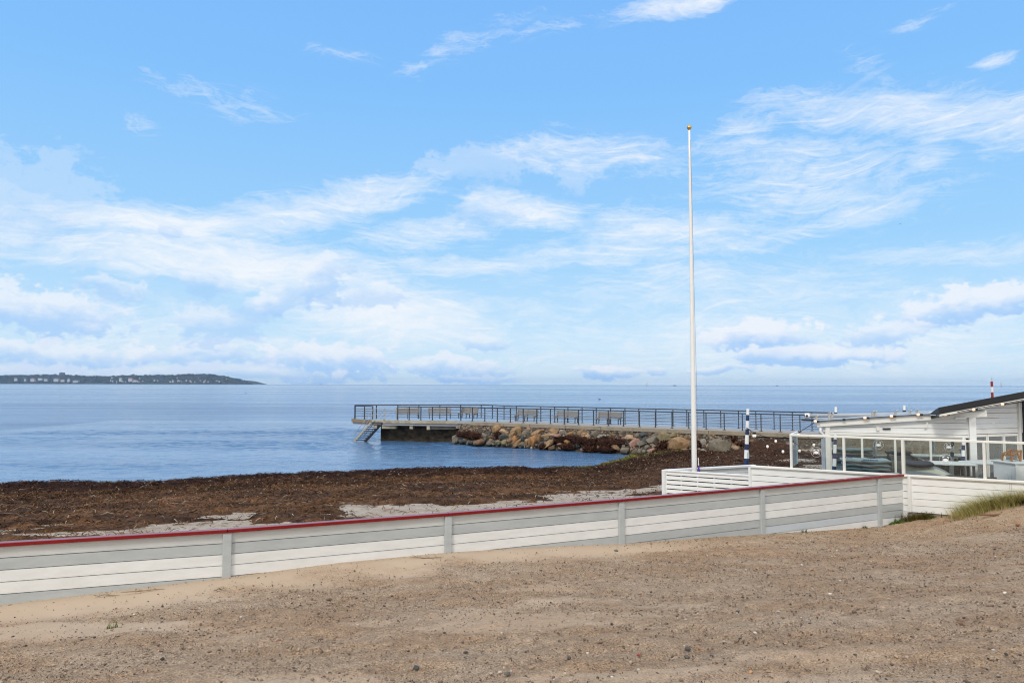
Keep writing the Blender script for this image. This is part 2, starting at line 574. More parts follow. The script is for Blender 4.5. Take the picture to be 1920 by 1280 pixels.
for nm, c1, c2 in (('tan', (.35, .225, .115), (.23, .135, .065)), ('orange', (.38, .195, .07), (.25, .12, .045)), ('pale', (.44, .315, .20), (.34, .225, .13)),
                   ('pink', (.38, .22, .165), (.27, .15, .11)), ('grey', (.20, .17, .13), (.13, .11, .08)), ('slate', (.075, .08, .08), (.045, .048, .046)),
                   ('brown', (.21, .125, .065), (.13, .075, .04)), ('olive', (.25, .205, .115), (.16, .135, .07)), ('silver', (.30, .27, .23), (.20, .175, .15))):
    m_ = ROCK[nm] = pmat('boulder_' + nm, (*[c * .88 for c in c1], 1), .8, .28, 3.0, col2=(*[c * .85 for c in c2], 1), bump=.03, bscale=7)
    t_ = NT(m_.node_tree)
    # dark wet tide mark where the sea reaches
    ps_ = t_.add('ShaderNodeNewGeometry').outputs['Position']
    sx_ = t_.add('ShaderNodeSeparateXYZ')
    t_.set(sx_.inputs[0], ps_)
    wet = t_.rng(t_.math('ADD', sx_.outputs[2], t_.math('MULTIPLY', t_.noise(ps_, 3.0, 3), .35)), .28, .48, .78, 0)
    b_ = t_.n['Principled BSDF']
    src = b_.inputs['Base Color'].links[0].from_socket
    t_.set(b_.inputs['Base Color'], t_.mix(wet, src, (.025, .022, .014, 1)))


def emis(name, col, st):
    m = bpy.data.materials.new(name)
    m.use_nodes = True
    b = m.node_tree.nodes['Principled BSDF']
    b.inputs['Base Color'].default_value = (.9, .85, .75, 1)
    b.inputs['Emission Color'].default_value = col
    b.inputs['Emission Strength'].default_value = st
    b.inputs['Roughness'].default_value = .2
    return m


M['bulb_on'] = emis('bulb_lit', (1, .36, .08, 1), .9)
M['bulb'] = emis('bulb_pale', (1, .70, .50, 1), .28)


def glassmat(name, refl, tint, rough=0.0, gcol=(.9, .95, .95, 1)):
    m = bpy.data.materials.new(name)
    m.use_nodes = True
    t = NT(m.node_tree)
    t.n.clear()
    tr = t.add('ShaderNodeBsdfTransparent')
    tr.inputs[0].default_value = tint
    gl = t.add('ShaderNodeBsdfGlossy')
    gl.inputs['Roughness'].default_value = rough
    gl.inputs[0].default_value = gcol
    fr = t.add('ShaderNodeFresnel')
    fr.inputs[0].default_value = 1.5
    fac = t.math('ADD', fr.outputs[0], refl, clamp=True)
    mx = t.add('ShaderNodeMixShader')
    t.set(mx.inputs[0], fac)
    t.l.new(tr.outputs[0], mx.inputs[1])
    t.l.new(gl.outputs[0], mx.inputs[2])
    o = t.add('ShaderNodeOutputMaterial')
    t.l.new(mx.outputs[0], o.inputs[0])
    return m


M['screen_glass'] = glassmat('screen_glass', 0.03, (.95, .975, .97, 1))
M['clear_window'] = glassmat('clear_window', 0.10, (.70, .76, .76, 1))
M['window_glass'] = glassmat('window_glass', 0.42, (.78, .82, .82, 1))

# sand
def sandmat(name, light, dark, smooth_attr=False):
    m = bpy.data.materials.new(name)
    m.use_nodes = True
    t = NT(m.node_tree)
    b = t.n['Principled BSDF']
    b.inputs['Roughness'].default_value = .95
    b.inputs['Specular IOR Level'].default_value = .15
    pos = t.add('ShaderNodeNewGeometry').outputs['Position']
    big = t.noise(t.mapping(pos, scale=(1, 1.6, 1), rot=(0, 0, .5)), .7, 6, .6)
    mid = t.noise(pos, 9, 6, .65)
    fine = t.noise(pos, 75, 3, .7)
    ppl = t.noise(pos, 160, 2, .6)
    col = t.mix(t.rng(big, .36, .66), dark, light)
    if smooth_attr:
        bare = t.add('ShaderNodeAttribute', attribute_name='tone').outputs['Color']
        sb = t.add('ShaderNodeSeparateColor')
        t.set(sb.inputs[0], bare)
        bare = sb.outputs[0]
        rough_amt = t.math('SUBTRACT', 1.0, bare, clamp=True)
        col = t.mix(t.math('MULTIPLY', bare, .75), col, (.45, .355, .26, 1))
    else:
        rough_amt = .6
    mv = t.rng(mid, .3, .72, .78, 1.13)
    col = t.mix(rough_amt, col, t.mix(1.0, col, mv, 'MULTIPLY'))
    fv = t.rng(fine, .36, .66, .52, 1.25)
    col = t.mix(rough_amt, col, t.mix(1.0, col, fv, 'MULTIPLY'))
    # scattered dark grit
    vo = t.add('ShaderNodeTexVoronoi', feature='F1')
    t.set(vo.inputs['Vector'], t.mapping(pos, scale=(1, 1, .3)))
    vo.inputs['Scale'].default_value = 46
    vs = t.add('ShaderNodeSeparateColor')
    t.set(vs.inputs[0], vo.outputs['Color'])
    spot = t.math('MULTIPLY', t.rng(vo.outputs['Distance'], .16, .34, 1, 0), t.math('GREATER_THAN', vs.outputs[0], .72))
    spot = t.math('MULTIPLY', spot, rough_amt)
    col = t.mix(t.math('MULTIPLY', spot, .85), col, (.085, .06, .045, 1))
    t.set(b.inputs['Base Color'], col)
    hgt = t.math('ADD', t.math('MULTIPLY', mid, .6), t.math('MULTIPLY', fine, .35))
    hgt = t.math('ADD', hgt, t.math('MULTIPLY', ppl, .12))
    bn = t.add('ShaderNodeBump')
    bn.inputs['Distance'].default_value = .055
    t.set(bn.inputs['Strength'], t.math('MULTIPLY_ADD', rough_amt, .85, .10) if smooth_attr else .6)
    t.set(bn.inputs['Height'], hgt)
    t.l.new(bn.outputs[0], b.inputs['Normal'])
    return m


M['sand'] = sandmat('dune_sand', (.535, .40, .278, 1), (.47, .318, .20, 1), True)
M['beach_sand'] = sandmat('beach_sand', (.50, .44, .37, 1), (.40, .33, .26, 1))

# seaweed sheet
def weedmat():
    m = bpy.data.materials.new('seaweed')
    m.use_nodes = True
    t = NT(m.node_tree)
    b = t.n['Principled BSDF']
    b.inputs['Roughness'].default_value = .85
    b.inputs['Specular IOR Level'].default_value = .2
    pos = t.add('ShaderNodeNewGeometry').outputs['Position']
    at = t.add('ShaderNodeAttribute', attribute_name='tone').outputs['Color']
    n1 = t.noise(t.mapping(pos, scale=(1, 1.0, 1)), 5, 6, .7, .6)
    n2 = t.noise(pos, 28, 4, .7, .8)
    v = t.math('MULTIPLY', t.rng(n1, .28, .72, .5, 1.5), t.rng(n2, .3, .7, .55, 1.5))
    t.set(b.inputs['Base Color'], t.mix(1.0, at, v, 'MULTIPLY'))
    bn = t.add('ShaderNodeBump')
    bn.inputs['Distance'].default_value = .06
    t.set(bn.inputs['Height'], t.math('ADD', n1, t.math('MULTIPLY', n2, .5)))
    t.l.new(bn.outputs[0], b.inputs['Normal'])
    return m


M['weed'] = weedmat()

# sea
def seamat(near=False):
    m = bpy.data.materials.new('bay_water' if near else 'sea_water')
    m.use_nodes = True
    t = NT(m.node_tree)
    b = t.n['Principled BSDF']
    b.inputs['IOR'].default_value = 1.333
    pos = t.add('ShaderNodeNewGeometry').outputs['Position']
    # calm and ruffled belts of water
    belt = t.noise(t.mapping(pos, scale=(.0011, .011, 1), rot=(0, 0, -.03)), 1.0, 6, .62)
    belt2 = t.noise(t.mapping(pos, scale=(.012, .11, 1), rot=(0, 0, -.08)), 1.0, 5, .6)
    ruff = t.rng(t.math('MULTIPLY_ADD', belt2, .45, t.math('MULTIPLY', belt, .75)), .50, .72)
    sp = t.add('ShaderNodeSeparateXYZ')
    t.set(sp.inputs[0], pos)
    ruff = t.math('MAXIMUM', ruff, t.rng(sp.outputs[1], 900, 3500, 0, 1))
    col = t.mix(ruff, (.095, .20, .36, 1), (.050, .125, .26, 1))
    t.set(b.inputs['Base Color'], col)
    t.set(b.inputs['Roughness'], t.math('MULTIPLY_ADD', ruff, .10, .08))
    w1 = t.noise(t.mapping(pos, scale=(.5, 1.3, 1), rot=(0, 0, .22)), 1.7, 4, .6)
    w2 = t.noise(t.mapping(pos, scale=(.6, 1.7, 1), rot=(0, 0, -.2)), 5.5, 4, .65)
    w3 = t.noise(t.mapping(pos, scale=(.12, .34, 1), rot=(0, 0, -.1)), 1.0, 3, .5)
    h = t.math('ADD', t.math('MULTIPLY', w1, .22), t.math('MULTIPLY', w2, .10))
    h = t.math('ADD', h, t.math('MULTIPLY', w3, .40))
    bn = t.add('ShaderNodeBump')
    if near:
        bn.inputs['Strength'].default_value = .35
        h = w2
    else:
        t.set(bn.inputs['Strength'], t.math('MULTIPLY_ADD', ruff, .50, .50))
    bn.inputs['Distance'].default_value = .08 if near else 1.1
    t.set(bn.inputs['Height'], h)
    t.l.new(bn.outputs[0], b.inputs['Normal'])
    return m


M['sea'] = seamat()
M['sea_near'] = seamat(True)
# ------------------------------------------------------------------ ground, beach, sea
FX = [-120, -12.9, -9.8, -6.86, -3.93, -1.0, 1.92, 4.94, 8.11, 8.93, 10.8, 14.6, 120]
FY = [-28.6, 7.05, 8.12, 9.14, 10.17, 11.49, 12.91, 14.50, 16.20, 16.55, 15.44, 13.42, -42]


def fy(x):
    return np.interp(x, FX, FY)


def on_fence(px, lo=7.0, hi=19.0):
    d = ray(px, 900)
    k = d[0] / d[1]
    for _ in range(50):
        mid = (lo + hi) / 2
        if mid < fy(k * mid):
            lo = mid
        else:
            hi = mid
    return k * lo, lo


BX, BZ = [-120, -14], [1.95, 1.98]
for px, py in ((0, 1136), (200, 1111), (427, 1083), (640, 1055), (839, 1036), (1000, 1026), (1164, 1020), (1300, 1009), (1427, 1001), (1560, 993), (1647, 987),
               (1694, 974), (1750, 967), (1790, 965), (1830, 961), (1860, 954), (1890, 947), (1920, 943), (2000, 938)):
    x, y = on_fence(px)
    BX.append(x)
    BZ.append(ay(px, py, y)[2])
BX.append(120)
BZ.append(BZ[-1])


def front_z(x, y):
    x = np.asarray(x, float)
    y = np.asarray(y, float)
    v = np.maximum(fy(x) - y, 0)
    b = np.interp(x, BX, BZ)
    top = 3.22
    r = sstep(0, 12.5, v) * .72 + np.clip(v / 12.5, 0, 1) * .28
    z = b + (top - b) * r
    w = sstep(.1, 1.5, v)
    z = z + w * (.10 * (fbm(x * .55, y * .55, 3, 5) - .5) + .05 * (fbm(x * 1.9, y * 1.9, 3, 9) - .5))
    z = z + .07 * np.exp(-((v - .55) / .35) ** 2) * (1 - sstep(1.0, 4.5, x))
    z = z + 1.5 * np.exp(-(((x - 12.6) / 3.0) ** 2 + ((y - 7.0) / 3.2) ** 2))
    return z


def bare(x, y):
    """1 where wind-blown smooth sand lies"""
    v = np.maximum(fy(x) - y, 0)
    n = fbm(x * .8, y * 1.6, 4, 31)
    bank = (1 - sstep(.75, 1.5, v + (n - .5) * 1.2)) * (1 - sstep(1.5, 5.0, x))
    lft = sstep(.54, .68, fbm(x * .28 + 3, y * .9, 4, 77)) * (1 - sstep(-3.6, -.8, x)) * .8
    streak = sstep(.60, .72, fbm(x * .45 + 8, y * 1.5, 4, 51)) * .5 * (1 - sstep(0, 6, x))
    mound = sstep(9.3, 10.6, x) * .35
    return np.clip(np.maximum(np.maximum(bank, lft), np.maximum(streak, mound)), 0, 1)


xs = np.concatenate([np.array([-110, -70, -45, -30, -20, -14]), np.arange(-10.5, 13.0, .065), np.array([13.5, 14.5, 16, 19, 24, 32, 45, 70, 110])])
vs = np.concatenate([np.array([-.06, -.02]), np.arange(0, 13.5, .065), np.array([14, 15, 17, 20, 25, 33, 45, 70, 120])])
X, Vv = np.meshgrid(xs, vs)
Yg = fy(X) - Vv
Z = front_z(X, Yg)
near = (1 - sstep(12, 14, np.abs(X))) * (Vv > .1)
Z = Z + near * (1 - .7 * bare(X, Yg)) * (.065 * (fbm(X * 6, Yg * 8, 3, 3, .65) - .5) + .07 * (fbm(X * 1.6 + 4, Yg * 3.2, 3, 33) - .5))
Z = np.where(Vv < -.03, 0.2, Z)


def gridfaces(ny, nx):
    i = np.arange(ny * nx).reshape(ny, nx)
    return np.stack([i[:-1, :-1], i[:-1, 1:], i[1:, 1:], i[1:, :-1]], -1).reshape(-1, 4)


bb = bare(X, Yg)
g = fastmesh('ground', np.stack([X, Yg, Z], -1).reshape(-1, 3), gridfaces(*X.shape)[:, ::-1], M['sand'], colors=np.repeat(bb.reshape(-1, 1), 3, 1), smooth=True)
tag(g, kind='structure')

CX = [-200, -60, -30, -22.11, -15.83, -11.82, -4.4, 4.02, 6.2, 7.51, 9.3, 11.37, 13.0, 30]
CY = [-2, 20, 29.5, 31.5, 32.96, 35.1, 37.6, 39.2, 42.0, 44.6, 46.6, 48.4, 50.5, 72]


def cy(x):
    return np.interp(x, CX, CY)


def beach_z(x, y):
    v = cy(x) - y
    v = v + .5 * (fbm(x * .8, y * .8, 3, 12) - .5)
    z = np.where(v < 0, .14 + v * .5, .14 + .96 * sstep(0, 17, v))
    return np.maximum(z, -1.2)


xs = np.concatenate([np.array([-120, -80, -55, -40, -32]), np.arange(-28, 24, .22), np.array([26, 30, 36, 45, 60, 90])])
us = np.concatenate([np.array([-4, -2.0, -1.2]), np.arange(-.8, 27, .22), np.array([30, 36, 44])])
X, Vv = np.meshgrid(xs, us)
Yg = cy(X) - Vv
Z = beach_z(X, Yg) + .03 * (fbm(X * 2.5, Yg * 2.5, 3, 4) - .5)
b = fastmesh('beach', np.stack([X, Yg, Z], -1).reshape(-1, 3), gridfaces(*X.shape)[:, ::-1], M['beach_sand'], smooth=True)
tag(b, kind='structure')

sea = MB()
sea.v = [(-9000, 10, 0), (9000, 10, 0), (9000, 13000, 0), (-9000, 13000, 0)]
sea.f = [(0, 1, 2, 3)]
sea.m = [0]
tag(sea.build('sea', M['sea']), kind='structure')
# the sheltered bay in front of the pier carries real wavelets
xs = np.arange(-52, 21, .17)
ys = np.concatenate([np.arange(27, 62, .13), np.arange(62, 95, .22)])
X, Yg = np.meshgrid(xs, ys)
calm = .35 + .9 * sstep(.40, .62, fbm(X * .045, Yg * .12, 3, 61)) * sstep(-36, -8, X) + .5 * sstep(.5, .65, fbm(X * .05 + 7, Yg * .3, 3, 62))
hw = .15 * (fbm(X * .75 + .3 * Yg, Yg * 1.5, 2, 64) - .5) + .075 * (fbm(X * 2.0 - .4 * Yg, Yg * 3.6, 3, 66, .6) - .5)
edge = sstep(-52, -44, X) * (1 - sstep(84, 94, Yg)) * (1 - sstep(19, 20.8, X))
Z = (hw * calm + .05) * edge + .006
o = fastmesh('bay_water', np.stack([X, Yg, Z], -1).reshape(-1, 3), gridfaces(*X.shape), M['sea_near'], smooth=True)
tag(o, kind='structure')

# ------------------------------------------------------------------ seaweed
WX = [-60, -20, -12.8, -8, -4.3, 2.5, 5.2, 9, 14, 40]
WY = [9, 14.6, 16.9, 19.3, 21.6, 24.9, 26.2, 31, 34, 40]


def weed_th(x, y):
    v = cy(x) - y
    vn = v + .9 * (fbm(x * .7 + 4, y * .7, 3, 22) - .5)
    berm = (.08 + .34 * fbm(x * .30, y * .2, 3, 6)) * sstep(-.45, .25, vn) * (1 - .75 * sstep(1.8, 4.4, vn))
    d = y - np.interp(x, WX, WY)
    cover = d / 2.6 + (fbm(x * .55, y * .8, 4, 41) - .5) * 4.4
    hole = sstep(.60, .70, fbm(x * .5 + 9, y * 1.5, 4, 57)) * (1 - sstep(3, 8, d))
    cover = np.clip(cover - 2.6 * hole, -1, 1)
    th = np.where(v < 4.5, berm, 0) + .09 * cover
    th = th + .25 * (fbm(x * 1.5, y * 1.7, 4, 63, .6) - .45) * sstep(-.2, .6, v) * np.clip(cover + .4, 0, 1)
    th = th + .80 * np.exp(-(((x - 15.0) / 1.35) ** 2 + ((y - 43.2) / 1.6) ** 2)) + .12 * np.exp(-(((x - 11.2) / 1.6) ** 2 + ((y - 45.6) / 1.5) ** 2))
    th = th - 1.2 * sstep(17.2, 18.6, x + (fbm(x, y, 3, 8) - .5) * 2) * (1 - sstep(40.5, 42, y))
    th = th - 1.5 * sstep(16.0, 17.0, x + (fbm(x, y, 3, 8) - .5) * 1.5) * sstep(40, 41.5, y)
    return np.where(v < -.75, -.3, th)


def weed_col(x, y):
    v = cy(x) - y
    n = fbm(x * 1.1, y * 1.1, 4, 71)
    dk = np.array([.034, .0135, .007])
    dry = np.array([.094, .047, .022])
    mid = np.array([.058, .028, .014])
    grn = np.array([.135, .125, .022])
    streak = fbm(x * .35 + .8 * (y - cy(x)), (y - cy(x)) * 1.9, 4, 73)
    a = sstep(2.0, 4.2, v + (n - .5) * 4.0)[..., None]
    dry = dry * (.5 + 1.0 * sstep(.3, .7, streak))[..., None]
    inner = dry * (1 - sstep(.0, 12, x)[..., None]) + mid * sstep(.0, 12, x)[..., None]
    c = dk * (1 - a) + inner * a
    gm = (sstep(1, 4, x) * (1 - sstep(11.5, 13, x)) * sstep(-.6, -.1, v) * (1 - sstep(.5, 2.2, v + (n - .5) * 2.4)) * sstep(.38, .56, fbm(x * .9 + 2, y * 1.2, 3, 90)))[..., None]
    c = c * (1 - gm) + grn * gm
    gm2 = (sstep(.62, .7, fbm(x * .6 + 12, y * .6, 3, 95)) * (1 - sstep(.1, .7, np.abs(v))) * .6)[..., None]
    return c * (1 - gm2) + np.array([.085, .08, .02]) * gm2


xs = np.arange(-27, 20.5, .11)
us = np.arange(-.85, 23, .11)
X, Vv = np.meshgrid(xs, us)
Yg = cy(X) - Vv
T = weed_th(X, Yg)
Z = beach_z(X, Yg) + T + .07 * (fbm(X * 4, Yg * 4, 3, 14) - .5)
Fw = gridfaces(*X.shape)[:, ::-1]
keep = (T.reshape(-1)[Fw].max(1) > -.05) & (Yg.reshape(-1)[Fw].min(1) > fy(X).reshape(-1)[Fw].max(1) + .6)
Vw = np.stack([X, Yg, Z], -1).reshape(-1, 3)
Fk = Fw[keep]
used = np.unique(Fk)
remap = np.zeros(len(Vw), int)
remap[used] = np.arange(len(used))
w = fastmesh('seaweed', Vw[used], remap[Fk], M['weed'], colors=weed_col(X, Yg).reshape(-1, 3)[used], smooth=True)
tag(w, 'thick brown seaweed washed up in a long bank along the waterline', 'seaweed', kind='stuff')


def strands(name, P, col, L0, L1, W0, W1, lift=.06):
    """thin curled ribbons lying at points P"""
    n = len(P)
    a = RS.uniform(0, 2 * np.pi, n)
    L = RS.uniform(L0, L1, n)
    Wd = RS.uniform(W0, W1, n)
    d = np.stack([np.cos(a), np.sin(a), np.zeros(n)], 1)
    s = np.stack([-np.sin(a), np.cos(a), np.zeros(n)], 1)
    up = np.array([0, 0, 1.0])
    bend = RS.uniform(-.4, .4, n)[:, None]
    h = (RS.rand(n) ** 2 * lift)[:, None]
    h2 = (RS.rand(n) ** 2 * lift)[:, None]
    p0 = P - d * L[:, None] / 2 + up * .005
    p1 = P + s * bend * L[:, None] * .5 + up * (h + .012)
    p2 = P + d * L[:, None] / 2 + up * h2
    tw = (s + up * RS.uniform(-.9, .9, n)[:, None])
    tw = tw / np.linalg.norm(tw, axis=1)[:, None] * Wd[:, None] / 2
    V = np.stack([p0 - tw * .5, p0 + tw * .5, p1 - tw, p1 + tw, p2 - tw * .4, p2 + tw * .4], 1).reshape(-1, 3)
    b = np.arange(n)[:, None] * 6
    Fq = np.concatenate([b + np.array([[0, 1, 3, 2]]), b + np.array([[2, 3, 5, 4]])], 0)
    return fastmesh(name, V, Fq, M['strand'], colors=np.repeat(col, 6, 0))


N = 150000
xx = RS.uniform(-25, 18, N)
vv = np.where(RS.rand(N) < .42, RS.uniform(-.5, 5, N), RS.uniform(3, 22, N))
yy = cy(xx) - vv
th = weed_th(xx, yy)
ok = ((th > -.004) | ((RS.rand(N) < .16) & (yy > 16.5))) & (yy > fy(xx) + .6) & (np.abs(xx) < yy * .78 + 1)
xx, yy, th = xx[ok][:70000], yy[ok][:70000], th[ok][:70000]
pc = weed_col(xx, yy) * RS.uniform(.35, 1.9, (len(xx), 1)) * RS.uniform(.9, 1.1, (len(xx), 3))
pal = RS.rand(len(xx)) < .035
pc[pal] = np.array([.34, .27, .19]) * RS.uniform(.6, 1.3, (pal.sum(), 1))
st = strands('seaweed_strands', np.stack([xx, yy, beach_z(xx, yy) + np.maximum(th, 0) + .01], 1), pc, .07, .34, .012, .034, .09)
tag(st, 'loose curled seaweed strands strewn over the dark wrack', 'seaweed', kind='stuff')

# ------------------------------------------------------------------ pebbles and grit on the dune sand
def ico(sub):
    bm = bmesh.new()
    bmesh.ops.create_icosphere(bm, subdivisions=sub, radius=1)
    V = np.array([v.co[:] for v in bm.verts])
    Fc = np.array([[v.index for v in f.verts] for f in bm.faces])
    bm.free()
    return V, Fc


I1, F1 = ico(1)
I2, F2 = ico(2)
I3, F3 = ico(3)


def scatter(P, R, col, base=(I1, F1), flat=(.45, .8), jit=.22):
    """many small stones as arrays"""
    n = len(P)
    bv, bf = base
    a = RS.uniform(0, 2 * np.pi, n)
    sx = R * RS.uniform(.8, 1.4, n)
    sy = R * RS.uniform(.6, 1.0, n)
    sz = R * RS.uniform(flat[0], flat[1], n)
    V = bv[None] * (1 + RS.uniform(-jit, jit, (n, len(bv), 1)))
    V = V * np.stack([sx, sy, sz], 1)[:, None, :]
    c, s = np.cos(a)[:, None], np.sin(a)[:, None]
    Vr = np.stack([V[..., 0] * c - V[..., 1] * s, V[..., 0] * s + V[..., 1] * c, V[..., 2]], -1) + P[:, None, :]
    Fr = (bf[None] + (np.arange(n) * len(bv))[:, None, None]).reshape(-1, 3)
    return Vr.reshape(-1, 3), Fr, np.repeat(col, len(bv), 0)


PAL = np.array([[.34, .25, .17], [.27, .19, .125], [.20, .135, .085], [.13, .09, .06], [.075, .06, .05], [.05, .055, .06], [.42, .36, .29], [.30, .12, .06], [.24, .15, .12], [.60, .56, .50]])
PW = np.array([.20, .24, .20, .15, .09, .025, .06, .02, .03, .015])
PW = PW / PW.sum()
N = 120000
xx = RS.uniform(-9, 12.5, N)
yy = RS.uniform(2.6, 17, N)
v = fy(xx) - yy
dens = (1 - .93 * bare(xx, yy)) * (.35 + 1.1 * fbm(xx * .7, yy * 1.1, 4, 19))
ok = (v > .03) & (np.abs(xx) < yy * .76 + .6) & (RS.rand(N) < dens)
xx, yy = xx[ok], yy[ok]
n = len(xx)
R = .0042 * (1 - RS.rand(n) * .985) ** (-.42)
R = np.clip(R, .004, .018)
P = np.stack([xx, yy, front_z(xx, yy) + R * .15 + .004], 1)
col = PAL[RS.choice(len(PAL), n, p=PW)] * RS.uniform(.7, 1.25, (n, 1))
V1, Fa, c1 = scatter(P, R, col)
pb = fastmesh('pebbles', V1, Fa, M['pebble'], colors=c1, smooth=False)
tag(pb, 'tiny mixed pebbles, grit and shell bits strewn over the sand', 'pebbles', kind='stuff')
# brown leaf and weed litter on the sand
N = 30000
xx = RS.uniform(-9, 12.5, N)
yy = RS.uniform(2.6, 17, N)
v = fy(xx) - yy
ok = (v > .05) & (np.abs(xx) < yy * .76 + .6) & (RS.rand(N) < (1 - .8 * bare(xx, yy)))
xx, yy = xx[ok], yy[ok]
pc = np.array([.11, .075, .05]) * RS.uniform(.4, 2.2, (len(xx), 1))
lt = strands('beach_litter', np.stack([xx, yy, front_z(xx, yy) + .006], 1), pc, .008, .04, .004, .011, .006)
tag(lt, 'small dark twigs and dry weed bits scattered on the sand', 'litter', kind='stuff')


def rockmesh(rx, ry, rz, seed, planes=11, lo=.62, hi=.95, base=I3):
    r = np.random.RandomState(seed)
    V = base.copy()
    for _ in range(planes):
        nn = r.normal(size=3)
        nn /= np.linalg.norm(nn)
        d = r.uniform(lo, hi)
        pr = V @ nn
        V = V - np.maximum(pr - d, 0)[:, None] * nn * .94
    k = 1 + .07 * (fbm(V[:, 0] * 2.2 + seed % 97, V[:, 1] * 2.2 + V[:, 2] * 1.7, 3, seed % 31) - .5) * 2
    return V * k[:, None] * np.array([rx, ry, rz])


# single stones big enough to tell apart: (px, py, width px, colour, label)
STONES = [(780, 1253, 15, (.05, .055, .055), 'dark grey angular stone on the sand near the bottom left'),
          (951, 1264, 15, (.13, .125, .10), 'square greenish grey stone at the bottom edge of the sand'),
          (823, 1234, 13, (.42, .40, .37), 'pale grey rounded stone with a dark shadow side on the sand'),
          (260, 1253, 14, (.06, .065, .065), 'dark slate stone leaning on a small yellowish pebble'),
          (302, 1219, 10, (.20, .13, .09), 'brown knobbly stone alone on the sand below the fence'),
          (425, 1241, 9, (.62, .57, .50), 'white shell fragment lying flat on the sand'),
          (523, 1202, 11, (.22, .085, .055), 'reddish brown flat stone on the sand below the second fence panel'),
          (1198, 1228, 9, (.30, .055, .03), 'brick red triangular stone on bare sand'),
          (1289, 1217, 13, (.075, .075, .075), 'dark grey flat stone half buried near the middle of the sand'),
          (1287, 1232, 12, (.10, .09, .075), 'dull brown stone in front of the flat dark one'),
          (1556, 1029, 8, (.30, .13, .06), 'rusty brown pebble on the sand before the long fence panel'),
          (1606, 1025, 9, (.48, .33, .19), 'pale orange stone on the sand near the fence foot'),
          (1595, 1031, 7, (.22, .07, .045), 'dark red stone beside the pale orange one'),
          (1540, 1217, 12, (.085, .07, .065), 'dark purple grey stone at the lower right of the sand'),
          (1408, 1260, 11, (.52, .26, .11), 'bright orange chip of stone near the bottom edge'),
          (1908, 984, 9, (.30, .115, .04), 'rust coloured stone at the foot of the grassy mound'),
          (617, 1124, 11, (.15, .12, .085), 'grey brown stone in a small cluster under the second panel'),
          (1155, 1033, 9, (.12, .125, .11), 'rounded grey stone lying on the smooth sand bank by the fence'),
          (1383, 1147, 9, (.06, .055, .06), 'small black stone in the middle of the right-hand sand'),
          (1803, 1165, 12, (.20, .11, .075), 'brown stone with twigs on the right-hand sand')]


_gh = {}


def ground_hit(px, py):
    if (px, py) not in _gh:
        Y = np.arange(2.6, 17, .01)
        d = ray(px, py)
        P = CAM + d[None] * (Y / d[1])[:, None]
        hit = np.nonzero(P[:, 2] <= front_z(P[:, 0], P[:, 1]))[0]
        _gh[(px, py)] = P[hit[0]] if len(hit) else P[-1]
    return _gh[(px, py)].copy()


for i, (px, py, wpx, colr, lab) in enumerate(STONES):
    p = ground_hit(px, py)
    r = wpx * p[1] / FPX / 2
    V = rockmesh(r, r * .8, r * .62, 300 + i, 9, base=I2)
    a = rnd.uniform(0, 6.28)
    V = np.stack([V[:, 0] * math.cos(a) - V[:, 1] * math.sin(a), V[:, 0] * math.sin(a) + V[:, 1] * math.cos(a), V[:, 2] + r * .2], 1)
    o = fastmesh('stone', V, F2, pmat('stone_tone', (*colr, 1), .8, .25, 60))
    o.location = p
    tag(o, lab, 'stone', 'single stones lying on the sand')

# thin driftwood twigs
for px, py, L, ang, lab in ((200, 1118, .3, .2, 'thin curved dry twig on the sand bank below the fence'), (268, 1110, .5, .35, 'forked dry root fragment on the sand bank by the fence'),
                            (412, 1107, .16, .9, 'short pale twig on the sand bank under the second fence panel'), (800, 1047, .5, .1, 'bundle of dry twigs on the sand bank'),
                            (1870, 966, .75, .05, 'flat reddish brown strip of driftwood below the grass')):
    p = ground_hit(px, py)
    t = MB()
    big = L > .7
    pts = [p + np.array([math.cos(ang) * L * (k / 5 - .5), math.sin(ang) * L * (k / 5 - .5), .012 + rnd.uniform(0, .02)]) for k in range(6)]
    t.tube(pts, .022 if big else [.004, .007, .008, .007, .006, .003], 6)
    if not big:
        for _ in range(3):
            q = pts[rnd.randint(1, 4)]
            t.tube([q, q + np.array([rnd.uniform(-.08, .08), rnd.uniform(-.05, .05), .03])], [.005, .002], 5)
    tag(t.build('driftwood' if big else 'twig', M['timber'] if not big else pmat('drift_red', (.20, .10, .06, 1), .8, .2, 8)), lab, 'driftwood')

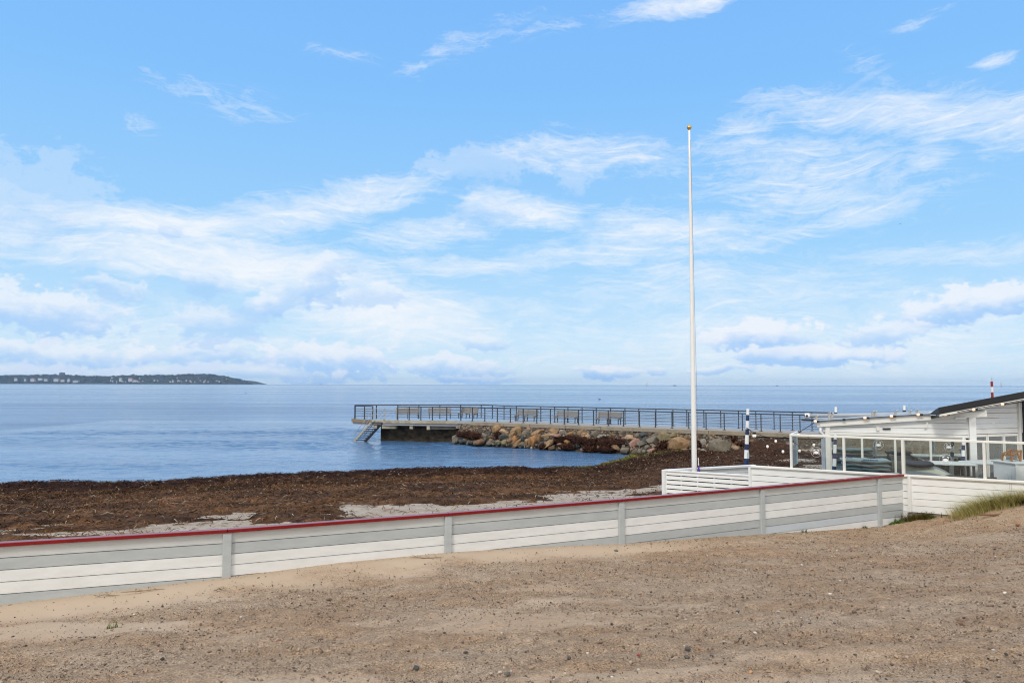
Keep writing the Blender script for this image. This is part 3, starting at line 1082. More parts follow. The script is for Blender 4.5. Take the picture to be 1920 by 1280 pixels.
# ------------------------------------------------------------------ striped board fence with red capping
fence = thing('board_fence', 'long low fence of grey and white boards with a dark red capping', 'fence', (-1.0, 11.49, 1.9))
FP = [(-12.9, 7.05), (-9.8, 8.12), (-6.86, 9.14), (-3.93, 10.17), (-1.0, 11.49), (1.92, 12.91), (4.94, 14.50), (8.11, 16.20), (8.86, 16.56)]
PIT = .150
ROWS = {0: 'gdwwdgd', 1: 'gdwwdgd', 2: 'gdwwdgd', 3: 'gdwwdgd', 4: 'gdwwdgw', 5: 'gdwwddw', 6: 'gdwwdbw', 7: 'gdwwddw'}
FM = [M['board_grey'], M['board_dark'], M['board_white'], M['board_blue'], M['gap']]
KEY = {'g': 0, 'd': 1, 'w': 2, 'b': 3}
for i in range(len(FP) - 1):
    a, b = Vector((*FP[i], 0)), Vector((*FP[i + 1], 0))
    d = (b - a).normalized()
    nrm = Vector((d.y, -d.x, 0))
    if nrm.y > 0:
        nrm = -nrm
    mb = MB()
    rows = ROWS[i]
    for k in range(9):
        z1 = 2.752 - k * PIT
        z0 = z1 - PIT + .0045
        ch = rows[k] if k < len(rows) else 'g'
        jig = nrm * rnd.uniform(-.0015, .0015)
        A, B = a + jig, b + jig
        A2, B2 = A - nrm * .028, B - nrm * .028
        e = .003
        q = MB()
        # board with a chamfered upper and lower edge
        mb.hexa([(A + nrm * 0).to_tuple()[:2] + (z0 + e,), B.to_tuple()[:2] + (z0 + e,), B2.to_tuple()[:2] + (z0,), A2.to_tuple()[:2] + (z0,),
                 A.to_tuple()[:2] + (z1 - e,), B.to_tuple()[:2] + (z1 - e,), B2.to_tuple()[:2] + (z1,), A2.to_tuple()[:2] + (z1,)], KEY[ch])
    A, B = a - nrm * .032, b - nrm * .032
    mb.bar((A.x, A.y, 2.1), (B.x, B.y, 2.1), .006, 1.30, mi=4)
    o = mb.build('board_panel', FM, fence)
    if i == 6:
        o['label'] = 'long panel with bluish and white bottom boards'
for i, (x, y) in enumerate(FP[:-1]):
    a = Vector((x, y, 0))
    b = Vector((*FP[i + 1], 0))
    d = (b - a).normalized()
    mb = MB()
    n2 = Vector((d.y, -d.x, 0)) * .012
    mb.bar((x + n2.x, y + n2.y, 1.2), (x + n2.x, y + n2.y, 2.753), .115, .062, up=(d.y, -d.x, 0))
    mb.build('post', M['board_dark'], fence, bevel=.006)
mb = MB()
for i in range(len(FP) - 1):
    a, b = FP[i], FP[i + 1]
    mb.bar((*a, 2.778), (*b, 2.778), .125, .048)
mb.build('capping', M['red'], fence, bevel=.006)

# ------------------------------------------------------------------ white terrace walls
WA, WB, WC, WD = (5.98, 18.28), (8.93, 16.50), (10.8, 15.44), (14.6, 13.42)
LW, BK = (4.07, 19.40), (6.77, 20.61)
FLOOR = 1.4


def col_hit(px, P0, P1, py=860):
    d = ray(px, py)
    A = np.array([[d[0], -(P1[0] - P0[0])], [d[1], -(P1[1] - P0[1])]])
    t, s = np.linalg.solve(A, np.array(P0))
    return np.array([d[0] * t, d[1] * t])


def wall_boards(mb, P0, P1, ztop, n, pit, gap, th=.025, mi=0):
    a, b = Vector((*P0, 0)), Vector((*P1, 0))
    for k in range(n):
        z1 = ztop - k * pit
        z0 = z1 - pit + gap
        j = rnd.uniform(-.002, .002)
        mb.bar((a.x + j, a.y + j, (z0 + z1) / 2), (b.x + j, b.y + j, (z0 + z1) / 2), th, z1 - z0, mi=mi)


bw = thing('board_wall', 'white board wall below the glass windscreen with a boxed corner post', 'wall', (8.93, 16.5, 2.0))
for (p, q, nb, lab) in ((WA, WB, 8, None), (WB, WC, 5, None), (WC, WD, 5, None)):
    mb = MB()
    wall_boards(mb, p, q, 2.715, nb, .151, .008 if p != WA else .012)
    mb.build('board_panel', M['white'], bw, bevel=.003)
    mb = MB()
    n2 = Vector((q[1] - p[1], -(q[0] - p[0]), 0)).normalized() * -.03
    mb.bar((p[0], p[1] + .035, 2.1), (q[0], q[1] + .035, 2.1), .006, 1.2)
    mb.build('dark_gap_sheet', M['gap'], bw)
mb = MB()
for p, q in ((WA, WB), (WB, WC), (WC, WD)):
    mb.bar((*p, 2.775), (*q, 2.775), .13, .05)
    mb.bar((p[0], p[1] - .012, 2.734), (q[0], q[1] - .012, 2.734), .03, .028)
mb.build('top_rail', M['cream'], bw, bevel=.006)
mb = MB()
mb.bar((8.955, 16.47, 1.97), (8.955, 16.47, 2.75), .11, .06, up=(.47, -.88, 0))
mb.bar((5.96, 18.29, 1.5), (5.96, 18.29, 2.75), .06, .07, up=(.47, -.88, 0))
mb.build('corner_post', M['white'], bw, bevel=.004)
mb = MB()
for p, q in ((WB, WC), (WC, WD)):
    mb.bar((p[0], p[1] + .05, 1.55), (q[0], q[1] + .05, 1.55), .12, .80)
mb.build('plinth', M['concrete'], bw)

sw = thing('slatted_wall', 'low white slatted wall with open gaps in front of the flagpole', 'wall', (4.07, 19.4, 1.4))
mb = MB()
wall_boards(mb, LW, (5.94, 18.34), 2.52, 9, .118, .026)
mb.build('slat_panel', M['white'], sw, bevel=.003)
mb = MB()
mb.bar((LW[0] + .02, LW[1] + .04, 1.95), (5.96, 18.38, 1.95), .006, 1.1)  # dark sheet added behind the slats, stands for the shade in the gaps
mb.build('dark_gap_sheet', M['dark'], sw)
mb = MB()
mb.bar((*LW, 2.54), (5.95, 18.335, 2.54), .09, .035)
mb.build('top_rail', M['white'], sw, bevel=.004)
for s in (0.0,):
    mb = MB()
    mb.bar((LW[0] - .02, LW[1] + .01, 1.4), (LW[0] - .02, LW[1] + .01, 2.555), .11, .1, up=(.47, -.88, 0))
    mb.build('corner_post', M['white'], sw, bevel=.005)
for s in (.2, .4, .6, .8):
    mb = MB()
    x, y = LW[0] + (5.94 - LW[0]) * s, LW[1] + (18.34 - LW[1]) * s
    mb.bar((x + .015, y + .03, 1.4), (x + .015, y + .03, 2.5), .05, .03, up=(.47, -.88, 0))
    mb.build('batten', M['white'], sw)

rw = thing('rear_wall', 'low white boarded wall behind the flagpole on the seaward side', 'wall', (5.4, 20.0, 1.4))
BK2 = (6.86, 20.65)
mb = MB()
wall_boards(mb, (4.12, 19.45), BK2, 2.50, 8, .14, .008)
mb.build('board_panel', M['white'], rw, bevel=.003)
mb = MB()
mb.bar((4.09, 19.43, 2.53), (*BK2, 2.53), .13, .06)
mb.build('top_rail', M['white'], rw, bevel=.006)

mb = MB()
mb.poly([(4.1, 19.4, 1.3), (5.95, 18.3, 1.3), (8.93, 16.5, 1.3), (10.8, 15.45, 1.3), (14.6, 13.5, 1.3), (22, 20, 1.3), (16, 25, 1.3), (9.6, 22, 1.3)], .1)
tag(mb.build('terrace', pmat('terrace_deck', (.10, .085, .07, 1), .8, .2, 3)), kind='structure')

# glass windscreen on the wall
WTOP = 3.615
ws = thing('glass_windscreen', 'glass windscreen in cream frames standing on the white wall', 'windscreen', (8.93, 16.5, 2.8))
cols = [(1484, WA, WB), (1583, WA, WB), (1694, WA, WB), (1846, WB, WC), (2010, WC, WD)]
pp = [col_hit(px, p, q) for px, p, q in cols]
crab_spots = []
for i, p in enumerate(pp):
    mb = MB()
    wdt = .085 if i == 2 else .055
    mb.bar((p[0], p[1], 2.8), (p[0], p[1], WTOP), wdt, .05, up=(.47, -.88, 0))
    mb.build('post', M['cream'], ws, bevel=.004)
for i in range(len(pp) - 1):
    a, b = pp[i], pp[i + 1]
    if i == 2:
        segs = [(a, np.array(WB)), (np.array(WB), b)]
    elif i == 3:
        segs = [(a, np.array(WC)), (np.array(WC), b)]
    else:
        segs = [(a, b)]
    mt, mg = MB(), MB()
    for p, q in segs:
        mt.bar((*p, WTOP - .024), (*q, WTOP - .024), .06, .05)
        mg.bar((*p, 3.19), (*q, 3.19), .008, .76)
    mt.build('top_rail', M['cream'], ws, bevel=.004)
    mg.build('pane', M['screen_glass'], ws)
# return pane at the free end
e0 = pp[0]
mg = MB()
mg.bar((e0[0], e0[1], 3.18), (e0[0] + .55, e0[1] + 1.0, 3.18), .008, .74)
mg.build('pane', M['screen_glass'], ws)
mb = MB()
mb.bar((e0[0], e0[1], WTOP - .02), (e0[0] + .55, e0[1] + 1.0, WTOP - .02), .05, .04)
mb.build('top_rail', M['cream'], ws)


def crab(mb, c, ux, size):
    """small crab emblem inside a broken ring, flat on the plane spanned by ux and Z"""
    c, ux, uz = Vector(c), Vector(ux).normalized(), Vector((0, 0, 1))
    nn = ux.cross(uz) * .002

    def P(a, b):
        return c + ux * (a * size) + uz * (b * size)
    n = 12
    body = [P(.42 * math.cos(2 * math.pi * k / n), -.10 + .30 * math.sin(2 * math.pi * k / n)) for k in range(n)]
    mb.poly(body, .002)
    for s in (-1, 1):
        arm = [(.28, .0), (.46, .12), (.46, .3), (.36, .46)]
        for (x0, y0), (x1, y1) in zip(arm[:-1], arm[1:]):
            mb.bar(P(s * x0, y0), P(s * x1, y1),   .003, .06 * size, up=uz if abs(x1 - x0) > abs(y1 - y0) else ux)
        claw = [P(s * x, y) for x, y in ((.40, .32), (.52, .42), (.44, .62), (.38, .48), (.20, .60), (.26, .40))]
        mb.poly(claw if s > 0 else claw[::-1], .002)
        for k in range(3):
            y0 = -.08 - .1 * k
            mb.bar(P(s * .28, y0), P(s * .52, y0 + .06 - .1 * k), .003, .05 * size, up=uz)
            mb.bar(P(s * .52, y0 + .06 - .1 * k), P(s * .60, y0 - .12 - .08 * k), .003, .04 * size, up=ux)
    ring = [P(1.05 * math.cos(t), 1.05 * math.sin(t)) for t in np.linspace(.5, 6.6, 30)]
    for p, q in zip(ring[:-1], ring[1:]):
        mb.bar(p, q, .003, .035 * size, up=nn)


def decal(px, py, P0, P1, size, parent, off=.012):
    h = col_hit(px, P0, P1)
    z = ay(px, py, h[1])[2]
    ux = (P1[0] - P0[0], P1[1] - P0[1], 0)
    nv = Vector((ux[1], -ux[0], 0)).normalized() * off
    if nv.y > 0:
        nv = -nv
    mb = MB()
    crab(mb, (h[0] + nv.x, h[1] + nv.y, z), ux, size)
    mb.build('crab_emblem', M['sticker'], parent)


panes = [o for o in ws.children if o.name.startswith('pane')]
decal(1531, 847, WA, WB, .115, panes[0])
decal(1773, 861, WB, WC, .115, panes[2])
# small blue lettering in two places on the glass
for px, py, wpx, P0, P1, par in ((1585, 856, 26, WA, WB, panes[1]), (1632, 861.5, 28, WA, WB, panes[1])):
    h0, h1 = col_hit(px - wpx / 2, P0, P1), col_hit(px + wpx / 2, P0, P1)
    mb = MB()
    r9 = random.Random(px)
    s = 0.0
    while s < .97:
        l = r9.uniform(.02, .06)
        p, q = h0 + (h1 - h0) * s, h0 + (h1 - h0) * min(s + l, 1)
        z = ay(px, py, h0[1])[2]
        mb.bar((p[0], p[1] - .014, z), (q[0], q[1] - .014, z), .002, r9.uniform(.018, .034))
        s += l + r9.uniform(.012, .03)
    mb.build('lettering', M['lettering'], par)

# ------------------------------------------------------------------ flagpole
fb = ay(1302, 880, 19.4)
ft = ay(1292.3, 243, 19.4)
dz = (ft - fb) / (ft[2] - fb[2])
f0 = fb + dz * (FLOOR - fb[2])
fpole = thing('flagpole', 'tall white flagpole with a gilded knob rising behind the slatted wall', 'flagpole', f0)
mb = MB()
path, rad = [], []
for k in range(13):
    z = FLOOR + (ft[2] - FLOOR) * k / 12
    path.append(f0 + dz * (z - FLOOR))
    rad.append(.074 - .047 * (k / 12) ** 1.15)
mb.tube(path, rad, 20)
mb.build('pole', M['flag_white'], fpole, smooth=True)
mb = MB()
mb.lathe([(.028, -.02), (.035, .0), (.066, .035), (.07, .055), (.062, .075), (.035, .105), (.012, .135), (.004, .16)], ft, 16)
mb.build('finial', M['gold'], fpole, smooth=True)
mb = MB()
hl = [ay(1294.6, 262, 19.33), ay(1301.4, 540, 19.3), ay(1306, 720, 19.29), ay(1308.5, 830, 19.28), ay(1309.5, 862, 19.27)]
mb.tube(hl, .0035, 6)
mb.build('halyard', M['brown_rope'], fpole)
mb = MB()
mb.tube([ay(1309.2, 858, 19.27), ay(1310, 872, 19.27)], .012, 6)
mb.build('rope_end', M['flag_white'], fpole)
mb = MB()
p = ay(1310, 882, 19.26)
mb.lathe([(.05, -.16), (.04, -.02), (.022, .08), (.008, .14)], p, 8)
mb.build('pennant_bag', M['purple'], fpole)

# ------------------------------------------------------------------ blue and white striped poles
def striped_pole(px_top, py_top, px_base, py_base, Y, cuts, rad, label, zb):
    a, b = ay(px_base, py_base, Y), ay(px_top, py_top, Y)
    t = thing('striped_pole', label, 'pole', a + (b - a) * ((zb - a[2]) / (b[2] - a[2])), group='navy and white striped poles')
    pz = lambda z: a + (b - a) * ((z - a[2]) / (b[2] - a[2]))
    zs = [b[2]] + [ay(px_base, c, Y)[2] for c in cuts] + [zb]
    mb = MB()
    rr = [rad * (.62 + .38 * (b[2] - z) / (b[2] - a[2])) for z in zs]
    mb.tube([pz(z) for z in zs], rr, 14)
    for i in range(len(zs) - 1):
        for k in range(14):
            mb.m[i * 14 + k] = i % 2
    mb.build('pole', [M['white'], M['navy']], t)
    return t, pz


sp1, pz1 = striped_pole(1402.3, 766, 1399, 871, 21.1, [777.5, 788.5, 804, 815, 832, 843, 859], .068, 'navy and white striped pole leaning behind the white rear wall', .7)
st_ = MB()
q = pz1(ay(1400, 853, 21.1)[2])
st_.box(q[0] + .0, q[0] + .055, q[1] - .075, q[1] - .068, q[2] - .085, q[2] + .085)
st_.build('notice', pmat('notice_blue', (.42, .50, .60, 1), .5, .3, 60), sp1)
striped_pole(1566.5, 811, 1564, 878, 18.75, [823, 833, 849, 859.5, 873.5], .052, 'navy and white striped pole replacing a window reflection beside the pavilion corner post', FLOOR)  # solid pole added in place of one mirrored in the windows
striped_pole(1806.5, 818, 1805.5, 885, 17.75, [834, 843.5, 855, 864.5], .05, 'navy and white striped pole replacing a window reflection near the chairs and double crab emblem', FLOOR)  # also added where the windows mirror a pole
# ------------------------------------------------------------------ beach pavilion: glazed wing with the sloping white fascia
A0 = ay(1543, 815, 19.35)
A1 = ay(1819, 816, 18.2)
B1 = ay(1914, 812, 18.78)
B2 = A1 + (B1 - A1) * 2.6
HEAD = float(ay(1812, 817.5, 18.22)[2])
nA = np.array([-(A1 - A0)[1], (A1 - A0)[0], 0])
nA /= np.linalg.norm(nA)
if nA[1] < 0:
    nA = -nA                                           # points away from the camera
dA = (A1 - A0) / np.linalg.norm((A1 - A0)[:2])
dA[2] = 0
dB = (B1 - A1)
dB[2] = 0
dB /= np.linalg.norm(dB)
nB = np.array([-dB[1], dB[0], 0])
if nB[1] < 0:
    nB = -nB
LA = float(np.dot((A1 - A0)[:2], dA[:2]))
LB = float(np.dot((B2 - A1)[:2], dB[:2]))


def PA(s, z, off=0.0):
    """point on facade A: s metres from its left end, off metres towards the camera"""
    q = A0 + dA * s - nA * off
    return np.array([q[0], q[1], z])


def PB(s, z, off=0.0):
    q = A1 + dB * s - nB * off
    return np.array([q[0], q[1], z])


fL = ay(1531, 800, 19.42)
fR = ay(1800, 782.5, 18.1)
zL, zR = float(fL[2]), float(fR[2])                    # underside of the fascia at both ends
sL = float(np.dot((fL - A0)[:2], dA[:2]))


def zf(s):
    return zL + (zR - zL) * (s - sL) / (LA - sL)


pav = thing('beach_pavilion', 'white boarded beach pavilion with glazed front and sloping white fascia', 'building', A0)
mb = MB()
k = 0
z = HEAD + .03
while z < zf(LA):
    z1 = z + .145
    s0 = 0.0 if zf(0) > z + .0 else min(LA, (z + .0 - zf(0)) / (zR - zL) * (LA - sL))
    if s0 < LA - .1:
        mb.bar(PA(s0, (z + z1) / 2, 0), PA(LA, (z + z1) / 2, 0), .03, z1 - z - .008)
    z = z1
mb.build('siding', M['white'], pav, bevel=.003)
mb = MB()
mb.bar(PA(sL, zL + .075, .10), PA(LA + .35, zf(LA + .35) + .075, .10), .035, .15)
mb.build('fascia', M['cream'], pav, bevel=.004)
mb = MB()
q0, q1 = PA(sL, zL + .16, .14), PA(LA + .3, zf(LA + .3) + .16, .14)
mb.hexa([q0 - [0, 0, .03], q1 - [0, 0, .03], q1 + nA * 2.0 - [0, 0, .03], q0 + nA * 2.0 - [0, 0, .03], q0, q1, q1 + nA * 2.0, q0 + nA * 2.0])
mb.build('roof', M['grey_pl'], pav)
mb = MB()
mb.bar(PA(.05, HEAD - .01, .02), PA(LA, HEAD - .01, .02), .07, .07)
mb.build('window_head', M['cream'], pav, bevel=.004)
mb = MB()
for px, wd in ((1552, .11),):
    p = col_hit(px, A0[:2], A1[:2])
    mb.bar((p[0], p[1] - .03, FLOOR), (p[0], p[1] - .03, zf(.1) + .05), wd, .10, up=tuple(nA))
mb.build('corner_post', M['cream'], pav, bevel=.005)
mb = MB()
mb.bar(PA(LA + .04, FLOOR, .05), PA(LA + .04, zR + .02, .05), .15, .12, up=tuple(nA))
mb.build('corner_post', M['white'], pav, bevel=.006)
mcols = [1557, 1616.5, 1678.5, 1745, 1812]
mpts = [col_hit(px, A0[:2], A1[:2]) for px in mcols]
for i in range(4):
    a, b = mpts[i], mpts[i + 1]
    wf = MB()
    for c, wd in ((a, .05), (b, .05)):
        pass
    wf.bar((a[0] + .012, a[1], FLOOR), (a[0] + .012, a[1], HEAD - .045), .04, .05, up=tuple(nA))
    wf.bar((b[0] - .012, b[1], FLOOR), (b[0] - .012, b[1], HEAD - .045), .02, .05, up=tuple(nA))
    wf.bar((*a, HEAD - .065), (*b, HEAD - .065), .045, .035)
    w_ = wf.build('window_frame', M['cream'], pav)
    mg = MB()
    c = (a + b) / 2
    mg.bar((*a, (FLOOR + HEAD - .09) / 2), (*b, (FLOOR + HEAD - .09) / 2), .008, HEAD - .09 - FLOOR)
    mg.build('pane', M['window_glass'], w_)
    if i in (1, 3):
        px, py, sz = ((1647.5, 833, .115), (1779.5, 837, .10))[i == 3]
        decal(px, py, A0[:2], A1[:2], sz, w_, off=.012)
# facade B
mb = MB()
zBtop = float(ay(1914, 766, 18.7)[2])
SB = float(np.dot((B1 - A1)[:2], dB[:2]))
z = HEAD + .05
_ra, _rb = ay(1764, 779, 17.9), ay(2120, 712, 18.5)
_sa, _sb = np.dot((_ra - A1)[:2], dB[:2]), np.dot((_rb - A1)[:2], dB[:2])
while z < 5.0:
    s0 = _sa + (z + .10 - _ra[2]) / (_rb[2] - _ra[2]) * (_sb - _sa)
    s0 = max(s0, .08)
    if s0 < LB - .1:
        mb.bar(PB(s0, z + .065), PB(LB, z + .065), .03, .122)
    z += .13
mb.build('siding', M['white'], pav, bevel=.003)
bc = [(1829, 1851), (1852, 1882), (1883, 1909)]
for a_, b_ in bc:
    a, b = col_hit(a_, A1[:2], B2[:2]), col_hit(b_, A1[:2], B2[:2])
    wf = MB()
    wf.bar((a[0] + .01, a[1], FLOOR), (a[0] + .01, a[1], HEAD), .035, .05, up=tuple(nB))
    wf.bar((b[0] - .015, b[1], FLOOR), (b[0] - .015, b[1], HEAD), .03, .05, up=tuple(nB))
    wf.bar((*a, HEAD + .01), (*b, HEAD + .01), .05, .06)
    w_ = wf.build('window_frame', M['cream'], pav)
    mg = MB()
    mg.bar((*a, (FLOOR + HEAD - .03) / 2), (*b, (FLOOR + HEAD - .03) / 2), .008, HEAD - .03 - FLOOR)
    mg.build('pane', M['clear_window'], w_)
mb = MB()
p = col_hit(1912.5, A1[:2], B2[:2])
mb.bar((p[0], p[1] - .03, FLOOR), (p[0], p[1] - .03, 4.5), .07, .06, up=tuple(nB))
mb.build('corner_post', M['cream'], pav)
mb = MB()
p = col_hit(1918, A1[:2], B2[:2])
mb.tube([(p[0], p[1] - .1, FLOOR), (p[0], p[1] - .1, 4.5)], .035, 8)
mb.build('drainpipe', M['cable'], pav)
# dark roof edge rising to the right
r0, r1 = ay(1760, 769.5, 17.75), ay(2120, 702, 18.4)
mb = MB()
e0, e1 = r0 + np.array([0, 0, .075]), r1 + np.array([0, 0, .075])
e0d, e1d = r0 - np.array([0, 0, .085]), r1 - np.array([0, 0, .085])
bk = np.array([.9, 3.2, -.75])
mb.hexa([e0d, e1d, e1d + bk, e0d + bk, e0, e1, e1 + bk, e0 + bk])
mb.build('roof', M['black'], pav)
mb = MB()
w0, w1 = r0 + np.array([.03, .03, -.115]), r1 + np.array([.03, .03, -.115])
mb.bar(w0, w1, .03, .05)
mb.build('fascia', M['cream'], pav)
mb = MB()
s0_, s1_ = w0 + np.array([0, .02, .0]), w1 + np.array([0, .02, .0])
bk2 = np.array([.25, 1.3, -.02])
mb.hexa([s0_ - [0, 0, .012], s1_ - [0, 0, .012], s1_ + bk2 - [0, 0, .012], s0_ + bk2 - [0, 0, .012], s0_, s1_, s1_ + bk2, s0_ + bk2])
mb.build('soffit', M['white'], pav)
# inside of the pavilion: floor, back wall
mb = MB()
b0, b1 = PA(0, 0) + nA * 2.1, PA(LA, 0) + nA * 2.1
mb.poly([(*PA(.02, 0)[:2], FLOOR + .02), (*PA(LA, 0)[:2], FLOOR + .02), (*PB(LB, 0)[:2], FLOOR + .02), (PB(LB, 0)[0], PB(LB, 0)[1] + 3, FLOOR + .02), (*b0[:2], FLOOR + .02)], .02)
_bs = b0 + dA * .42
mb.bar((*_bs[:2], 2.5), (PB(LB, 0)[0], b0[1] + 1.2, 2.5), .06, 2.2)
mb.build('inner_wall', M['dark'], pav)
mb = MB()
mb.bar((*PA(.10, 0)[:2], 2.5), (b0[0] + .1, b0[1], 2.5), .05, 2.25)
mb.build('side_wall', M['white'], pav)
# small fittings on the facade
def on_A(px, py, off=.04):
    h = col_hit(px, A0[:2], A1[:2])
    return np.array([h[0], h[1], ay(px, py, h[1])[2]]) - nA * off


mb = MB()
p, q = on_A(1656, 803.4), on_A(1671, 803.4)
mb.bar(p, q, .03, .035)
mb.build('vent_slot', M['cable'], pav)
mb = MB()
p = on_A(1647, 803.5)
mb.box(p[0] - .035, p[0] + .035, p[1] - .02, p[1] + .03, p[2] - .04, p[2] + .04)
mb.build('junction_box', M['cream'], pav)
mb = MB()
p, q = on_A(1740, 791, .06), on_A(1738, 801, .06)
mb.bar(p, q, .02, .03)
mb.bar(q + [-.05, 0, 0], q, .02, .03)
mb.build('bracket', M['cream'], pav)
mb = MB()
p, q = on_A(1790, 783, .16), on_A(1811, 783, .16)
mb.bar(p, q, .09, .05)
mb.build('wall_lamp', M['white'], pav, bevel=.01)
mb = MB()
g0 = PA(sL + .09, zL, .06)
mb.tube([g0, g0 - [0, 0, .12], g0 + [.14, 0, -.26], (g0[0] + .14, g0[1], FLOOR)], .035, 10)
mb.build('drainpipe', M['flag_white'], pav, smooth=True)
mb = MB()
for px, y0, y1, Y in ((1567, 762.5, 773.5, 20.9), (1695.5, 759.5, 769.5, 20.4)):
    t_ = ay(px, y0, Y)
    b_ = ay(px, y1, Y)
    mb2 = MB()
    mb2.tube([(b_[0], b_[1], b_[2] + .0), (t_[0], t_[1], t_[2])], .034, 12)
    v_ = mb2.build('roof_vent', M['white'], pav, smooth=False)
    mb3 = MB()
    mb3.tube([(b_[0], b_[1], b_[2] - .22), (b_[0], b_[1], b_[2] + .012)], .041, 12)
    mb3.build('collar', M['cable'], v_)
# awning roller along the roof
aw = thing('awning_roller', 'rolled up grey awning cassette with round end cap on the pavilion roof', 'awning', ay(1512, 779, 20.0))
t0, t1, t2 = ay(1513, 779.2, 20.3), ay(1640, 777.5, 19.9), ay(1758, 773.5, 19.4)
mb = MB()
mb.tube([t0, t1, t2], .052, 16)
mb.build('cassette', M['grey_pl'], aw, smooth=True)
mb = MB()
d_ = (t1 - t0) / np.linalg.norm(t1 - t0)
mb.tube([t0 - d_ * .06, t0 + d_ * .06], .072, 16)
mb.build('end_cap', M['white'], aw)
mb = MB()
pe = t0 + np.array([-.03, -.075, .0])
mb.tube([pe, pe + np.array([0, .02, 0])], .032, 12)
mb.tube([t0 - d_ * .066, t0 - d_ * .05], .036, 12)
mb.build('end_hub', M['rail'], aw)
mb = MB()
mb.bar(ay(1504, 787, 20.3), ay(1524, 787.5, 20.3), .10, .055)
mb.bar(ay(1524, 786, 20.2), ay(1758, 779.5, 19.4), .06, .02)  # thin dark strip stands in for the shadow gap under the cassette
mb.build('bracket_shadow_strip', M['rail'], aw)
for px, py in ((1531, 784), (1554.5, 778), (1560, 779), (1636, 776), (1641, 776), (1679, 774.5), (1706, 774), (1719, 773)):
    Yk = 19.75 - (px - 1530) / 230 * .7
    p = ay(px, py, Yk)
    mb = MB()
    mb.bar(p + [0, 0, -.12], p + [0, 0, .06], .03, .05)
    mb.tube([p + [0, -.03, .06], p + [.035, -.03, .075]], .018, 8)
    mb.build('bracket', M['galv'], aw)

# ------------------------------------------------------------------ string lights
def string_light(label, wires, bulbs, lit):
    t = thing('string_light', label, 'string light', wires[0][0], group='strings of light bulbs')
    mb = MB()
    mb.tube(wires[0], .0085, 6)
    mb.build('cable', M['cable'], t)
    for p in bulbs:
        mb = MB()
        mb.lathe([(.018, .0), (.024, .02), (.022, .055), (.012, .07)], p - np.array([0, 0, .0]), 8)
        s = mb.build('socket', M['cable'], t)
        mb = MB()
        mb.lathe([(.004, -.085), (.024, -.075), (.036, -.05), (.034, -.025), (.02, .0)], p, 10)
        mb.build('bulb', M['bulb_on'] if lit else M['bulb'], s, smooth=True)
    return t


Ys = lambda px: 21.05 + (19.4 - 21.05) * (px - 1399) / (1545 - 1399)
w1 = [ay(x, y, Ys(x)) for x, y in ((1399, 801), (1412, 812), (1424, 821), (1439, 832), (1454, 839.5), (1468, 842.5), (1484, 842.5), (1499, 841), (1514, 836), (1526, 830), (1546, 818))]
string_light('sagging lower string of pale bulbs from the striped pole to the pavilion post', [w1],
             [ay(x, y, Ys(x) - .03) for x, y in ((1413, 814), (1439, 834), (1468, 843.5), (1499, 842), (1526, 831))], False)
w2 = [ay(x, y, Ys(x)) for x, y in ((1399, 801), (1415, 811), (1432, 817.5), (1448, 820), (1466, 820), (1481, 817), (1497, 811), (1513, 801), (1530, 790))]
string_light('upper string of bulbs swinging from the striped pole up to the pavilion eave', [w2], [ay(x, y, Ys(x) - .03) for x, y in ((1416, 814), (1454.5, 824), (1497, 812))], False)
def fasc(px):
    h = col_hit(px, A0[:2], A1[:2])
    return np.array([h[0], h[1], 0]) - nA * .17


w3 = []
for x, y in ((1530, 790), (1555, 788), (1577, 786.5), (1600, 785), (1623, 783), (1650, 781.5), (1672, 780), (1700, 778.5), (1722, 777), (1750, 776.5), (1772, 776)):
    q = fasc(x)
    w3.append(np.array([q[0], q[1], ay(x, y, q[1])[2]]))
for x, y in ((1800, 771.5), (1825, 766.5), (1850, 762), (1879, 757), (1905, 752), (1935, 746)):
    Yq = 17.68 + (x - 1760) / 360 * .65
    w3.append(ay(x, y, Yq))
t3 = thing('string_light', 'string of glowing orange bulbs clipped along the pavilion fascia and dark roof edge', 'string light', w3[0], group='strings of light bulbs')
mb = MB()
mb.tube(w3, .010, 6)
mb.build('cable', M['cable'], t3)
for x, y, on in ((1531, 789.5, 1), (1579, 786, 0), (1623.5, 783, 1), (1673, 780, 1), (1723, 777, 1), (1773, 777, 1), (1826, 767.5, 1), (1880, 757.5, 1)):
    if x < 1790:
        q = fasc(x)
        p = np.array([q[0], q[1], ay(x, y, q[1])[2]])
        dd = dA
    else:
        p = ay(x, y, 17.66 + (x - 1760) / 360 * .65)
        dd = np.array([.97, .2, .1])
    p = p - nA * .03
    mb = MB()
    mb.tube([p + dd * .018, p + dd * .085], [.026, .026], 8)
    s = mb.build('socket', M['cable'], t3)
    if on:
        mb = MB()
        mb.tube([p - dd * .055, p - dd * .04, p - dd * .01, p + dd * .02], [.012, .03, .034, .02], 10)
        mb.build('bulb', M['bulb_on'], s, smooth=True)

